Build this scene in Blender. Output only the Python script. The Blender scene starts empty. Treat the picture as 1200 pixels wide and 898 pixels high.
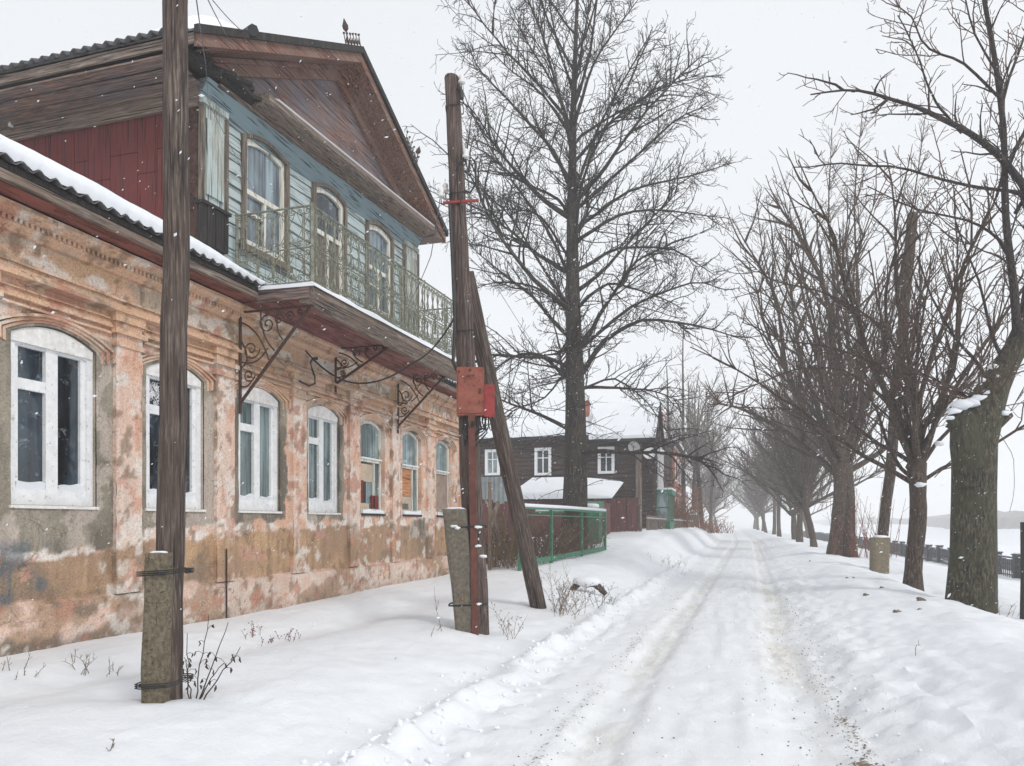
import bpy, bmesh, math, random
import numpy as np
from mathutils import Vector, Matrix

R = math.radians
scn = bpy.context.scene
COL = scn.collection

# ------------------------------------------------------------------ camera, sky, sun, exposure
FPX = 865.0                      # focal length in pixels of a 1200 px wide picture
TH = math.atan(258 / FPX)        # the street's direction is 16.6 degrees right of the view axis
CS, SN = math.cos(TH), math.sin(TH)
CAMH = 1.6
cam_d = bpy.data.cameras.new('camera'); cam = bpy.data.objects.new('camera', cam_d); COL.objects.link(cam)
cam.location = (0, 0, CAMH); cam.rotation_euler = (R(90), 0, TH)
cam_d.sensor_fit = 'HORIZONTAL'; cam_d.sensor_width = 36.0; cam_d.lens = FPX / 1200 * 36.0
cam_d.shift_y = 164 / 1200.0
cam_d.clip_start = 0.05; cam_d.clip_end = 3000
scn.camera = cam

world = bpy.data.worlds.new("World"); scn.world = world; world.use_nodes = True
wn, wl = world.node_tree.nodes, world.node_tree.links
bg = wn['Background']
sky = wn.new('ShaderNodeTexSky'); sky.sky_type = 'NISHITA'; sky.sun_disc = False
SUN_EL, SUN_ROT = R(38), R(125)
sky.sun_elevation = SUN_EL; sky.sun_rotation = SUN_ROT
sky.dust_density = 6; sky.air_density = 1.0; sky.ozone_density = 1.0
# an even overcast: the clear sky seen through a closed grey-white cloud layer
cloud = wn.new('ShaderNodeMix'); cloud.data_type = 'RGBA'
cloud.inputs[0].default_value = 0.93
wc = wn.new('ShaderNodeTexCoord'); wno = wn.new('ShaderNodeTexNoise'); wno.inputs['Scale'].default_value = 1.3; wno.inputs['Detail'].default_value = 3
wr = wn.new('ShaderNodeValToRGB')
wr.color_ramp.elements[0].position = 0.3; wr.color_ramp.elements[0].color = (6.5, 6.7, 6.95, 1)
wr.color_ramp.elements[1].position = 0.75; wr.color_ramp.elements[1].color = (7.15, 7.3, 7.5, 1)
wl.new(wc.outputs['Generated'], wno.inputs['Vector']); wl.new(wno.outputs['Fac'], wr.inputs['Fac'])
wl.new(sky.outputs['Color'], cloud.inputs[6]); wl.new(wr.outputs['Color'], cloud.inputs[7])
wl.new(cloud.outputs[2], bg.inputs['Color']); bg.inputs['Strength'].default_value = 0.1

sun_d = bpy.data.lights.new('sun', 'SUN'); sun_d.energy = 1.15; sun_d.angle = R(14); sun_d.color = (1, 0.97, 0.92)
sun = bpy.data.objects.new('sun', sun_d); COL.objects.link(sun)
sd = Vector((math.cos(SUN_EL) * math.sin(SUN_ROT), math.cos(SUN_EL) * math.cos(SUN_ROT), math.sin(SUN_EL)))
sun.rotation_euler = sd.to_track_quat('Z', 'Y').to_euler()

scn.view_settings.view_transform = 'Standard'; scn.view_settings.look = 'None'
scn.view_settings.exposure = 0.42; scn.view_settings.gamma = 1.0
scn.cycles.max_bounces = 8; scn.cycles.diffuse_bounces = 3; scn.cycles.volume_bounces = 5
scn.cycles.transparent_max_bounces = 8

rnd = random.Random(7)
rs = np.random.RandomState(7)

# ------------------------------------------------------------------ numeric noise
def _hash(ix, iy, iz, seed):
    h = (ix.astype(np.int64) * 374761393 + iy.astype(np.int64) * 668265263 + iz.astype(np.int64) * 2147483647 + seed * 974634777) & 0xffffffff
    h = ((h ^ (h >> 13)) * 1274126177) & 0xffffffff
    h = (h ^ (h >> 16)) & 0xffff
    return h / 65535.0
def vnoise(x, y, z=None, seed=0):
    x = np.asarray(x, float); y = np.asarray(y, float)
    z = np.zeros_like(x) if z is None else np.asarray(z, float)
    ix, iy, iz = np.floor(x), np.floor(y), np.floor(z)
    fx, fy, fz = x - ix, y - iy, z - iz
    fx = fx * fx * (3 - 2 * fx); fy = fy * fy * (3 - 2 * fy); fz = fz * fz * (3 - 2 * fz)
    out = 0
    for a in (0, 1):
        for b in (0, 1):
            w = (fx if a else 1 - fx) * (fy if b else 1 - fy)
            out = out + w * (1 - fz) * _hash(ix + a, iy + b, iz, seed) + w * fz * _hash(ix + a, iy + b, iz + 1, seed)
    return out
def fbm(x, y, z=None, oct=4, seed=0):
    s, a, t = 0, 0.5, 0
    x = np.asarray(x, float); y = np.asarray(y, float)
    for i in range(oct):
        s = s + a * vnoise(x, y, z, seed + i * 17); t += a; a *= 0.5
        x = x * 2.03; y = y * 2.03
        if z is not None: z = z * 2.03
    return s / t
def sst(a, b, x):
    t = np.clip((x - a) / (b - a), 0, 1); return t * t * (3 - 2 * t)
def lin(r, g, b, ds=0.0):
    m_ = .3 * r + .59 * g + .11 * b; r, g, b = r + (m_ - r) * ds, g + (m_ - g) * ds, b + (m_ - b) * ds
    return tuple(((c / 255) / 12.92 if c / 255 <= 0.04045 else ((c / 255 + 0.055) / 1.055) ** 2.4) for c in (r, g, b))

# ------------------------------------------------------------------ mesh builder and scene helpers
def woff(p):
    v = Vector((0, 0, 0))
    while p is not None: v = v + p.location; p = p.parent
    return v
ICO = {}
class MB:
    def __init__(s): s.v = []; s.f = []; s.col = []; s.n = 0
    def add(s, v, f, col=None):
        v = np.asarray(v, float).reshape(-1, 3); b = s.n
        s.v.append(v); s.n += len(v)
        for q in f: s.f.append([i + b for i in q])
        if col is not None: s.col.append(np.asarray(col, float))
    def box(s, x0, x1, y0, y1, z0, z1, M=None):
        v = np.array([(x, y, z) for z in (z0, z1) for y in (y0, y1) for x in (x0, x1)], float)
        if M is not None: v = np.array([tuple(M @ Vector(p)) for p in v])
        s.add(v, [(0, 2, 3, 1), (4, 5, 7, 6), (0, 1, 5, 4), (2, 6, 7, 3), (0, 4, 6, 2), (1, 3, 7, 5)])
        return s
    def beam(s, a, b, w, h, up=(0, 0, 1)):
        a, b = Vector(a), Vector(b); t = (b - a); L = t.length; t.normalize()
        u = Vector(up); x = t.cross(u)
        if x.length < 1e-4: x = t.cross(Vector((0, 1, 0)))
        x.normalize(); u = x.cross(t)
        M = Matrix((x, t, u)).transposed().to_4x4(); M.translation = a
        return s.box(-w / 2, w / 2, 0, L, -h / 2, h / 2, M)
    def prism(s, pts, c0, c1, axis='x'):
        n = len(pts); v = []
        for c in (c0, c1):
            for (a, b) in pts:
                v.append((c, a, b) if axis == 'x' else ((a, c, b) if axis == 'y' else (a, b, c)))
        f = [tuple(range(n))[::-1], tuple(range(n, 2 * n))] + [(i, (i + 1) % n, n + (i + 1) % n, n + i) for i in range(n)]
        s.add(v, f); return s
    def ring(s, outer, inner, x0, x1):
        n = len(outer); v = [(x, a, b) for x in (x0, x1) for L in (outer, inner) for (a, b) in L]; f = []
        for i in range(n):
            j = (i + 1) % n
            f += [(i, n + i, n + j, j), (2 * n + i, 2 * n + j, 3 * n + j, 3 * n + i), (i, j, 2 * n + j, 2 * n + i), (n + i, 3 * n + i, 3 * n + j, n + j)]
        s.add(v, f); return s
    def tube(s, pts, rad, sides=6, caps=True):
        p = np.asarray(pts, float); n = len(p)
        r = np.full(n, rad) if np.isscalar(rad) else np.asarray(rad, float)
        t = np.gradient(p, axis=0); t /= (np.linalg.norm(t, axis=1, keepdims=True) + 1e-12)
        m = np.mean(t, axis=0); ref = np.array([0, 0, 1.0]) if abs(m[2]) < 0.75 * np.linalg.norm(m) + 1e-9 else np.array([1.0, 0.1, 0])
        a = np.cross(t, ref); a /= (np.linalg.norm(a, axis=1, keepdims=True) + 1e-12); b = np.cross(t, a)
        an = np.arange(sides) * 2 * math.pi / sides
        ring = p[:, None, :] + r[:, None, None] * (np.cos(an)[None, :, None] * a[:, None, :] + np.sin(an)[None, :, None] * b[:, None, :])
        f = []
        for i in range(n - 1):
            o = i * sides
            for k in range(sides):
                k2 = (k + 1) % sides; f.append((o + k, o + k2, o + sides + k2, o + sides + k))
        if caps: f.append(tuple(range(sides))[::-1]); f.append(tuple(range((n - 1) * sides, n * sides)))
        s.add(ring.reshape(-1, 3), f); return s
    def blob(s, c, r, seed=0, sub=1, squash=1.0, amp=0.25):
        if sub not in ICO:
            bm = bmesh.new(); bmesh.ops.create_icosphere(bm, subdivisions=sub, radius=1)
            ICO[sub] = ([tuple(q.co) for q in bm.verts], [tuple(v.index for v in q.verts) for q in bm.faces]); bm.free()
        bv, f = ICO[sub]
        rr = random.Random(seed)
        vs = []
        rx, ry, rz = (r, r, r * squash) if np.isscalar(r) else r
        for v in bv:
            k = 1 + amp * (rr.random() - 0.5) * 2; vs.append((c[0] + v[0] * rx * k, c[1] + v[1] * ry * k, c[2] + v[2] * rz * k))
        s.add(vs, f); return s
    def build(s, name, mat, parent=None, smooth=False, warp=None):
        if not s.v: return None
        v = np.concatenate(s.v)
        if warp is not None: v = warp(v)
        o = woff(parent); v = v - np.array(o)
        me = bpy.data.meshes.new(name); me.from_pydata(v.tolist(), [], s.f)
        if s.col:
            c = np.concatenate(s.col); at = me.color_attributes.new('Col', 'FLOAT_COLOR', 'POINT')
            at.data.foreach_set('color', np.concatenate([c, np.ones((len(c), 1))], axis=1).astype(np.float32).ravel())
        me.update()
        if smooth: me.polygons.foreach_set('use_smooth', [True] * len(me.polygons))
        me.materials.append(mat)
        ob = bpy.data.objects.new(name, me); COL.objects.link(ob); ob.parent = parent
        return ob

def tag(o, label=None, cat=None, group=None, kind=None):
    if label: o['label'] = label
    if cat: o['category'] = cat
    if group: o['group'] = group
    if kind: o['kind'] = kind
    return o
def thing(name, label, cat, loc=(0, 0, 0), group=None):
    o = bpy.data.objects.new(name, None); COL.objects.link(o); o.location = loc; o.empty_display_size = 0.3
    return tag(o, label, cat, group)
def copy_tree(o, parent=None):
    c = o.copy(); COL.objects.link(c); c.parent = parent
    for ch in [q for q in list(bpy.data.objects) if q.parent == o]: copy_tree(ch, c)
    return c
def at(u, v, d):
    """world point seen at photo pixel (u, v) at depth d: only used to work out where things stand"""
    r = (u - 600) / FPX * d
    return np.array((r * CS - d * SN, r * SN + d * CS, CAMH + (613 - v) / FPX * d))

# ------------------------------------------------------------------ materials
def nm(name):
    m = bpy.data.materials.new(name); m.use_nodes = True
    return m, m.node_tree.nodes, m.node_tree.links, m.node_tree.nodes['Principled BSDF']
def coords(n, l, scale, rot=None):
    tc = n.new('ShaderNodeTexCoord'); mp = n.new('ShaderNodeMapping'); mp.inputs['Scale'].default_value = scale
    l.new(tc.outputs['Object'], mp.inputs['Vector']); return mp.outputs['Vector']
def noise(n, l, vec, scale, detail=5, rough=0.55, dist=0):
    t = n.new('ShaderNodeTexNoise'); t.inputs['Scale'].default_value = scale; t.inputs['Detail'].default_value = detail
    t.inputs['Roughness'].default_value = rough; t.inputs['Distortion'].default_value = dist
    l.new(vec, t.inputs['Vector']); return t.outputs['Fac']
def ramp(n, l, fac, stops):
    r = n.new('ShaderNodeValToRGB'); e = r.color_ramp.elements
    while len(e) < len(stops): e.new(0.5)
    for i, (p, c) in enumerate(stops): e[i].position = p; e[i].color = (*c, 1) if len(c) == 3 else c
    l.new(fac, r.inputs['Fac']); return r.outputs['Color']
def mix(n, l, fac, a, b, mode='MIX'):
    m = n.new('ShaderNodeMix'); m.data_type = 'RGBA'; m.blend_type = mode
    for s, i in ((fac, 0), (a, 6), (b, 7)):
        if isinstance(s, (int, float)): m.inputs[i].default_value = s
        elif isinstance(s, tuple): m.inputs[i].default_value = (*s, 1)
        else: l.new(s, m.inputs[i])
    return m.outputs[2]
def bump(n, l, b, h, strength, dist=0.01):
    k = n.new('ShaderNodeBump'); k.inputs['Strength'].default_value = strength; k.inputs['Distance'].default_value = dist
    l.new(h, k.inputs['Height']); l.new(k.outputs['Normal'], b.inputs['Normal'])
G3 = lambda x: (x, x, x)
def wood(name, cols, axis='z', fine=1.0, bumpk=0.6, paint=None, peel=0.5, rough=0.85):
    m, n, l, b = nm(name)
    sc = {'x': (1.0, 16, 16), 'y': (16, 1.0, 16), 'z': (16, 16, 1.0)}[axis]
    v = coords(n, l, tuple(c * fine for c in sc)); vb = coords(n, l, (1, 1, 1))
    g = noise(n, l, v, 3.0, 8, 0.7); big = noise(n, l, vb, 1.7, 4, 0.6)
    base = ramp(n, l, g, [(0.36, cols[0]), (0.5, cols[1]), (0.64, cols[2])])
    base = mix(n, l, ramp(n, l, big, [(0.35, G3(0)), (0.7, G3(1))]), base, cols[3] if len(cols) > 3 else cols[1])
    v2 = coords(n, l, tuple(c * fine * (1.6 if c > 2 else 0.5) for c in sc))
    cr = noise(n, l, v2, 2.1, 3, 0.5); crk = ramp(n, l, cr, [(0.36, G3(0.18)), (0.43, G3(1))])
    if paint is not None:
        v3 = coords(n, l, tuple((3.5 if c > 2 else 1.0) * fine for c in sc))
        pk = ramp(n, l, noise(n, l, v3, 1.6, 9, 0.72), [(peel - 0.03, G3(0)), (peel + 0.03, G3(1))])
        pc = mix(n, l, ramp(n, l, g, [(0.3, G3(0)), (0.8, G3(0.5))]), paint, tuple(min(1, c * 1.25 + 0.02) for c in paint))
        base = mix(n, l, pk, pc, base)
    base = mix(n, l, 1.0, base, crk, 'MULTIPLY')
    l.new(base, b.inputs['Base Color']); b.inputs['Roughness'].default_value = rough
    hh = mix(n, l, 0.5, g, cr); bump(n, l, b, hh, bumpk, 0.02); return m
def plain(name, c1, c2, scale=6, rough=0.7, bumpk=0.2, metal=0, detail=5, spots=None, bd=0.01):
    m, n, l, b = nm(name); v = coords(n, l, (1, 1, 1)); f = noise(n, l, v, scale, detail, 0.65)
    base = ramp(n, l, f, [(0.32, c1), (0.68, c2)])
    if spots:
        s = noise(n, l, v, spots[1], 6, 0.7); base = mix(n, l, ramp(n, l, s, [(spots[2], G3(0)), (spots[2] + 0.06, G3(1))]), base, spots[0])
    l.new(base, b.inputs['Base Color']); b.inputs['Roughness'].default_value = rough; b.inputs['Metallic'].default_value = metal
    if bumpk: bump(n, l, b, noise(n, l, v, scale * 4, 6, 0.7), bumpk, bd)
    return m

M = {}
def snowmat(name, k=1.0, s=1.0):
    m, n, l, b = nm(name); v = coords(n, l, (1, 1, 1))
    f = noise(n, l, v, 3 * s, 6, 0.6)
    l.new(ramp(n, l, f, [(0.3, (0.79 * k, 0.82 * k, 0.865 * k)), (0.7, (0.85 * k, 0.875 * k, 0.91 * k))]), b.inputs['Base Color'])
    b.inputs['Roughness'].default_value = 0.75; b.inputs['Specular IOR Level'].default_value = 0.25
    bump(n, l, b, noise(n, l, v, 28 * s, 8, 0.7), 0.35, 0.012); return m
M['snow'] = snowmat('snow')
M['snow_roof'] = snowmat('roof_snow', 1.0, 0.7)
# the ground: colours of packed snow, sandy ruts and grit are painted where they lie
m, n, l, b = nm('packed_snow'); v = coords(n, l, (1, 1, 1))
ca = n.new('ShaderNodeVertexColor'); ca.layer_name = 'Col'
sp = n.new('ShaderNodeSeparateColor'); l.new(ca.outputs['Color'], sp.inputs[0])
f = noise(n, l, v, 2.5, 6, 0.6)
sn = ramp(n, l, f, [(0.3, (0.79, 0.82, 0.865)), (0.7, (0.86, 0.885, 0.92))])
vs_ = coords(n, l, (1, 0.35, 1))
tanc = ramp(n, l, noise(n, l, vs_, 9, 8, 0.7), [(0.36, lin(204, 202, 196)), (0.5, lin(224, 223, 219)), (0.62, lin(238, 239, 239))])
c1 = mix(n, l, sp.outputs[0], sn, tanc)
gn = noise(n, l, v, 26, 6, 0.75); 
ad = n.new('ShaderNodeMath'); ad.operation = 'MULTIPLY_ADD'; l.new(sp.outputs[1], ad.inputs[0]); ad.inputs[1].default_value = 0.34; l.new(gn, ad.inputs[2])
gr = ramp(n, l, ad.outputs[0], [(0.68, G3(0)), (0.75, G3(1))])
gc = ramp(n, l, noise(n, l, v, 60, 3, 0.6), [(0.35, lin(96, 84, 70)), (0.65, lin(150, 136, 116))])
c2 = mix(n, l, gr, c1, gc)
l.new(c2, b.inputs['Base Color']); b.inputs['Roughness'].default_value = 0.75; b.inputs['Specular IOR Level'].default_value = 0.25
bump(n, l, b, mix(n, l, 0.45, noise(n, l, v, 22, 9, 0.75), noise(n, l, vs_, 7, 8, 0.7)), 0.75, 0.03)
M['ground'] = m

# plaster: layers painted per vertex where they survive, fine grain and chips in the shader
m, n, l, b = nm('old_plaster'); v = coords(n, l, (1, 1, 1))
ca = n.new('ShaderNodeVertexColor'); ca.layer_name = 'Col'
fine = noise(n, l, v, 45, 8, 0.75); med = noise(n, l, v, 9, 8, 0.7)
c1 = mix(n, l, 0.75, ca.outputs['Color'], ramp(n, l, fine, [(0.36, G3(0.5)), (0.5, G3(1)), (0.64, G3(1.25))]), 'MULTIPLY')
chip = ramp(n, l, med, [(0.60, G3(0)), (0.625, G3(1))])
c1 = mix(n, l, mix(n, l, 0.6, G3(0), chip), c1, mix(n, l, 0.5, ca.outputs['Color'], lin(222, 200, 184)))
chip2 = ramp(n, l, noise(n, l, v, 14, 7, 0.75), [(0.33, G3(0.8)), (0.36, G3(0))])
c1 = mix(n, l, chip2, c1, mix(n, l, 0.45, ca.outputs['Color'], lin(130, 98, 78)))
vst = coords(n, l, (6, 6, 0.6)); c1 = mix(n, l, 0.35, c1, ramp(n, l, noise(n, l, vst, 2.2, 5, 0.6), [(0.35, G3(0.72)), (0.6, G3(1.05))]), 'MULTIPLY')
vo = n.new('ShaderNodeTexVoronoi'); vo.feature = 'DISTANCE_TO_EDGE'; vo.inputs['Scale'].default_value = 1.5
dsp = n.new('ShaderNodeVectorMath'); dsp.operation = 'MULTIPLY_ADD'; tn = n.new('ShaderNodeTexNoise'); tn.inputs['Scale'].default_value = 3.5; tn.inputs['Detail'].default_value = 6; l.new(v, tn.inputs['Vector'])
l.new(tn.outputs['Color'], dsp.inputs[0]); dsp.inputs[1].default_value = (.45, .45, .45); l.new(v, dsp.inputs[2]); l.new(dsp.outputs[0], vo.inputs['Vector'])
crk = ramp(n, l, vo.outputs['Distance'], [(0.003, G3(1)), (0.009, G3(0))]); msk = ramp(n, l, noise(n, l, v, 1.1, 3, .5), [(.54, G3(0)), (.60, G3(.6))])
c1 = mix(n, l, mix(n, l, 1.0, crk, msk, 'MULTIPLY'), c1, lin(70, 56, 46))
l.new(c1, b.inputs['Base Color']); b.inputs['Roughness'].default_value = 0.92
bump(n, l, b, mix(n, l, 0.5, fine, med), 0.7, 0.02)
M['plaster'] = m

gw = (lin(58, 50, 46), lin(112, 100, 92), lin(164, 152, 140), lin(128, 110, 98))
M['pole'] = wood('weathered_pole_wood', (lin(30, 25, 23), lin(76, 65, 60), lin(140, 127, 116), lin(84, 70, 63)), 'z', 1.1, 1.0)
M['pole_red'] = wood('reddish_pole_wood', (lin(34, 27, 25), lin(84, 69, 64), lin(142, 126, 118), lin(88, 74, 68)), 'z', 1.1, 1.0)
M['greywood_y'] = wood('grey_board_wood', gw, 'y', 1.0)
M['greywood_x'] = wood('grey_board_wood_across', gw, 'x', 1.0)
M['greywood_z'] = wood('grey_board_wood_upright', gw, 'z', 1.0)
br = (lin(62, 40, 34), lin(118, 82, 70), lin(162, 122, 104), lin(132, 108, 98))
M['brown_y'] = wood('brown_painted_board', br, 'y', 1.0, 0.5)
M['brown_x'] = wood('brown_painted_board_across', (lin(54, 44, 42), lin(122, 98, 86), lin(168, 136, 116), lin(104, 102, 106)), 'x', 1.0, 0.6)
M['tymp'] = wood('tympanum_boards', (lin(66, 50, 48), lin(122, 92, 82), lin(160, 126, 110), lin(112, 112, 120)), 'y', 0.8, 0.6)
M['redsoffit'] = wood('red_soffit_boards', (lin(66, 34, 30), lin(96, 50, 42), lin(138, 88, 72), lin(122, 62, 52)), 'y', 1.0, 0.5, paint=lin(136, 78, 68), peel=0.50)
M['redsoffit_x'] = wood('red_soffit_boards_across', (lin(60, 36, 34), lin(96, 52, 46), lin(140, 98, 86), lin(112, 62, 58)), 'y', 1.0, 0.5, paint=lin(132, 84, 80), peel=0.5)
M['red'] = wood('red_painted_boards', (lin(60, 30, 30), lin(100, 50, 45), lin(120, 70, 60), lin(110, 40, 40)), 'z', 1.0, 0.35, paint=lin(98, 42, 42), peel=0.57)
M['blue'] = wood('blue_painted_siding', (lin(90, 98, 98), lin(140, 150, 150), lin(172, 184, 184), lin(150, 160, 158)), 'y', 0.8, 0.4, paint=lin(174, 187, 188), peel=0.56)
M['blue_deep'] = wood('deep_blue_frieze_board', (lin(80, 96, 100), lin(120, 140, 146), lin(150, 170, 176), lin(120, 136, 140)), 'y', 0.8, 0.4, paint=lin(124, 143, 149), peel=0.58)
M['blue_z'] = wood('peeling_blue_pilaster', (lin(120, 120, 112), lin(165, 170, 164), lin(198, 204, 200), lin(160, 158, 148)), 'z', 0.7, 0.6, paint=lin(176, 189, 187), peel=0.48)
M['char'] = wood('blackened_wood', (lin(24, 22, 22), lin(48, 44, 42), lin(82, 76, 72), lin(40, 38, 38)), 'z', 1.2, 0.8)
M['olive'] = wood('olive_grey_frame', (lin(64, 56, 50), lin(112, 102, 92), lin(158, 150, 138), lin(118, 106, 94)), 'z', 1.2, 0.6)
M['cream'] = wood('cream_window_paint', (lin(120, 100, 88), lin(170, 160, 146), lin(205, 198, 186), lin(160, 140, 122)), 'z', 1.2, 0.4, paint=lin(216, 214, 204), peel=0.6)
M['white'] = plain('white_frame_paint', lin(218, 220, 222), lin(240, 241, 242), 9, 0.55, 0.3, spots=(lin(172, 164, 152), 20, 0.60), detail=9)
M['white_plaster'] = plain('whitewashed_plaster', lin(214, 210, 204), lin(242, 242, 242), 12, 0.85, 0.8, spots=(lin(190, 172, 150), 9, 0.6))
M['slate'] = plain('corrugated_slate', lin(66, 66, 68), lin(112, 112, 112), 7, 0.85, 0.5)
M['iron'] = plain('rusty_black_iron', lin(40, 28, 26), lin(84, 58, 50), 22, 0.7, 0.4, spots=(lin(110, 66, 48), 30, 0.6))
M['rail'] = plain('pale_green_railing_paint', lin(88, 92, 82), lin(146, 150, 134), 14, 0.7, 0.3, spots=(lin(104, 78, 56), 20, 0.56))
M['black'] = plain('black_cable', (0.012, 0.012, 0.013), (0.03, 0.03, 0.03), 10, 0.6, 0)
M['wire'] = plain('steel_wire', (0.09, 0.09, 0.1), (0.16, 0.16, 0.17), 10, 0.6, 0)
M['concrete'] = plain('mossy_concrete', lin(104, 94, 76), lin(162, 150, 126), 30, 0.95, 1.0, spots=(lin(92, 80, 60), 34, 0.56), bd=0.03, detail=10)
M['concrete_grey'] = plain('grey_concrete', lin(88, 84, 76), lin(132, 124, 110), 22, 0.95, 0.9, spots=(lin(116, 90, 68), 5, 0.56), bd=0.02)
M['rust_pipe'] = plain('rusty_channel_steel', lin(78, 44, 38), lin(108, 64, 54), 10, 0.8, 0.4)
M['rustbox'] = plain('rust_brown_paint', lin(118, 62, 50), lin(150, 88, 72), 9, 0.75, 0.4, spots=(lin(84, 44, 34), 14, 0.58), detail=9)
M['redbox'] = plain('red_box_paint', lin(124, 34, 34), lin(156, 54, 50), 12, 0.5, 0.2)
M['porcelain'] = plain('white_porcelain', lin(212, 212, 208), lin(235, 235, 232), 8, 0.3, 0)
M['green'] = plain('green_fence_paint', lin(40, 96, 72), lin(76, 134, 106), 8, 0.6, 0.3, spots=(lin(110, 120, 100), 20, 0.64))
M['sheet'] = plain('blue_grey_sheet_metal', lin(142, 152, 156), lin(172, 180, 182), 3, 0.55, 0.1)
M['maroon'] = wood('maroon_fence_boards', (lin(70, 50, 48), lin(104, 74, 70), lin(134, 104, 98), lin(96, 66, 64)), 'z', 0.8, 0.5, paint=lin(112, 72, 70), peel=0.55)
M['log_x'] = wood('dark_log_wall', (lin(26, 18, 16), lin(60, 42, 37), lin(98, 74, 66), lin(58, 42, 36)), 'x', 0.35, 0.5)
M['log_y'] = wood('dark_log_wall_street', (lin(28, 19, 17), lin(64, 44, 37), lin(98, 74, 62), lin(70, 46, 38)), 'y', 0.35, 0.5)
M['brickred'] = plain('brick_red_wall', lin(140, 78, 58), lin(172, 106, 80), 2, 0.9, 0.3, spots=(lin(180, 140, 122), 3, 0.58))
M['carton'] = plain('cardboard', lin(176, 156, 134), lin(200, 184, 164), 6, 0.9, 0.1)
M['ply'] = plain('plywood_sheet', lin(138, 120, 108), lin(166, 148, 136), 5, 0.9, 0.2)
M['orangeply'] = wood('orange_chipboard', (lin(150, 96, 62), lin(190, 132, 90), lin(214, 160, 116), lin(180, 120, 80)), 'y', 1.0, 0.2)
M['darkred'] = plain('dark_red_cloth', lin(92, 30, 28), lin(128, 50, 44), 12, 0.9, 0.3)
M['weed'] = plain('dry_weed_stem', lin(84, 66, 52), lin(132, 112, 90), 30, 0.9, 0)
M['weed_dark'] = plain('dark_dry_burdock', lin(38, 30, 28), lin(72, 56, 50), 30, 0.9, 0)
M['mud'] = plain('frozen_mud', lin(86, 76, 66), lin(150, 140, 128), 24, 0.95, 0.9)
M['hedge'] = plain('dry_orange_twigs', lin(116, 78, 60), lin(150, 106, 82), 10, 0.9, 0)
M['redshoot'] = plain('reddish_shoots', lin(92, 50, 42), lin(138, 82, 66), 10, 0.9, 0)
M['dish'] = plain('white_dish_metal', lin(214, 214, 214), lin(232, 232, 232), 5, 0.4, 0)
M['ironfence'] = plain('dark_cast_iron', lin(40, 42, 46), lin(66, 68, 72), 8, 0.7, 0.2)

def bark(name, c, sc=1.0, moss=None):
    m, n, l, b = nm(name); v = coords(n, l, (9 * sc, 9 * sc, 2.0 * sc)); vb = coords(n, l, (1, 1, 1))
    f = noise(n, l, v, 2.6, 8, 0.7, 0.6); base = ramp(n, l, f, [(0.40, c[0]), (0.5, c[1]), (0.60, c[2])])
    if moss: base = mix(n, l, ramp(n, l, noise(n, l, vb, 1.6, 5, 0.6), [(0.42, G3(0)), (0.62, G3(0.75))]), base, moss)
    w = noise(n, l, vb, 7, 4, 0.6); base = mix(n, l, ramp(n, l, w, [(0.68, G3(0)), (0.72, G3(0.6))]), base, lin(150, 146, 136))
    l.new(base, b.inputs['Base Color']); b.inputs['Roughness'].default_value = 0.95; bump(n, l, b, f, 1.0, 0.05 * 1.0); return m
M['bark_lime'] = bark('lime_bark', (lin(26, 22, 21), lin(56, 49, 46), lin(88, 80, 74)), 0.8, lin(62, 58, 50))
M['bark_limb'] = bark('dark_limb_bark', (lin(30, 25, 25), lin(58, 50, 48), lin(86, 76, 72)), 1.5)
M['bark_green'] = bark('greenish_bark', (lin(32, 29, 24), lin(68, 62, 50), lin(108, 100, 82)), 1.2, lin(66, 68, 48))
M['bark_brown'] = bark('brown_bark', (lin(34, 27, 25), lin(72, 59, 52), lin(112, 96, 84)), 1.2, lin(80, 66, 52))
M['twig_lime'] = plain('lime_twigs', lin(32, 27, 28), lin(54, 46, 46), 2, 0.95, 0)
M['twig_brown'] = plain('brown_twigs', lin(60, 46, 43), lin(100, 79, 70), 0.8, 0.95, 0)

def glass(name, dark, light, fold, amt, frost=0.5, rough=0.04):
    """old opaque panes, the dim room and curtain folds behind painted into their colour; frost creeps over parts of the glass"""
    m, n, l, b = nm(name); vf = coords(n, l, (1, fold, .25)); v = coords(n, l, (1, 1, 1)); vr = coords(n, l, (1, .9, .55))
    c = ramp(n, l, noise(n, l, vf, 2.2, 5, 0.6), [(.5 - amt, dark), (.5 + amt, light)])
    room = ramp(n, l, noise(n, l, vr, 2.3, 3, 0.5), [(.42, G3(.45)), (.56, G3(1))]); c = mix(n, l, .8, c, room, 'MULTIPLY')  # dimness of the room behind, painted as darker areas of the pane
    fr = noise(n, l, v, 5.5, 10, 0.78, .4); c = mix(n, l, ramp(n, l, fr, [(frost, G3(0)), (frost + .08, G3(.55))]), c, lin(150, 164, 174))
    l.new(c, b.inputs['Base Color']); b.inputs['Roughness'].default_value = rough; b.inputs['Specular IOR Level'].default_value = 0.7
    bump(n, l, b, noise(n, l, v, 2.5, 2, 0.5), 0.12, 0.02); return m
M['glass_dark'] = glass('dark_window_glass', lin(22, 28, 34), lin(60, 74, 86), 2, .10, .56)
M['glass_teal'] = glass('curtained_window_glass', lin(58, 76, 80), lin(128, 148, 150), 9, .12, .66)
M['glass_pale'] = glass('pale_curtained_glass', lin(108, 128, 132), lin(170, 188, 190), 9, .12, .62)
M['glass_blue'] = glass('upper_window_glass', lin(70, 84, 94), lin(150, 168, 178), 5, .12, .60)

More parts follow.
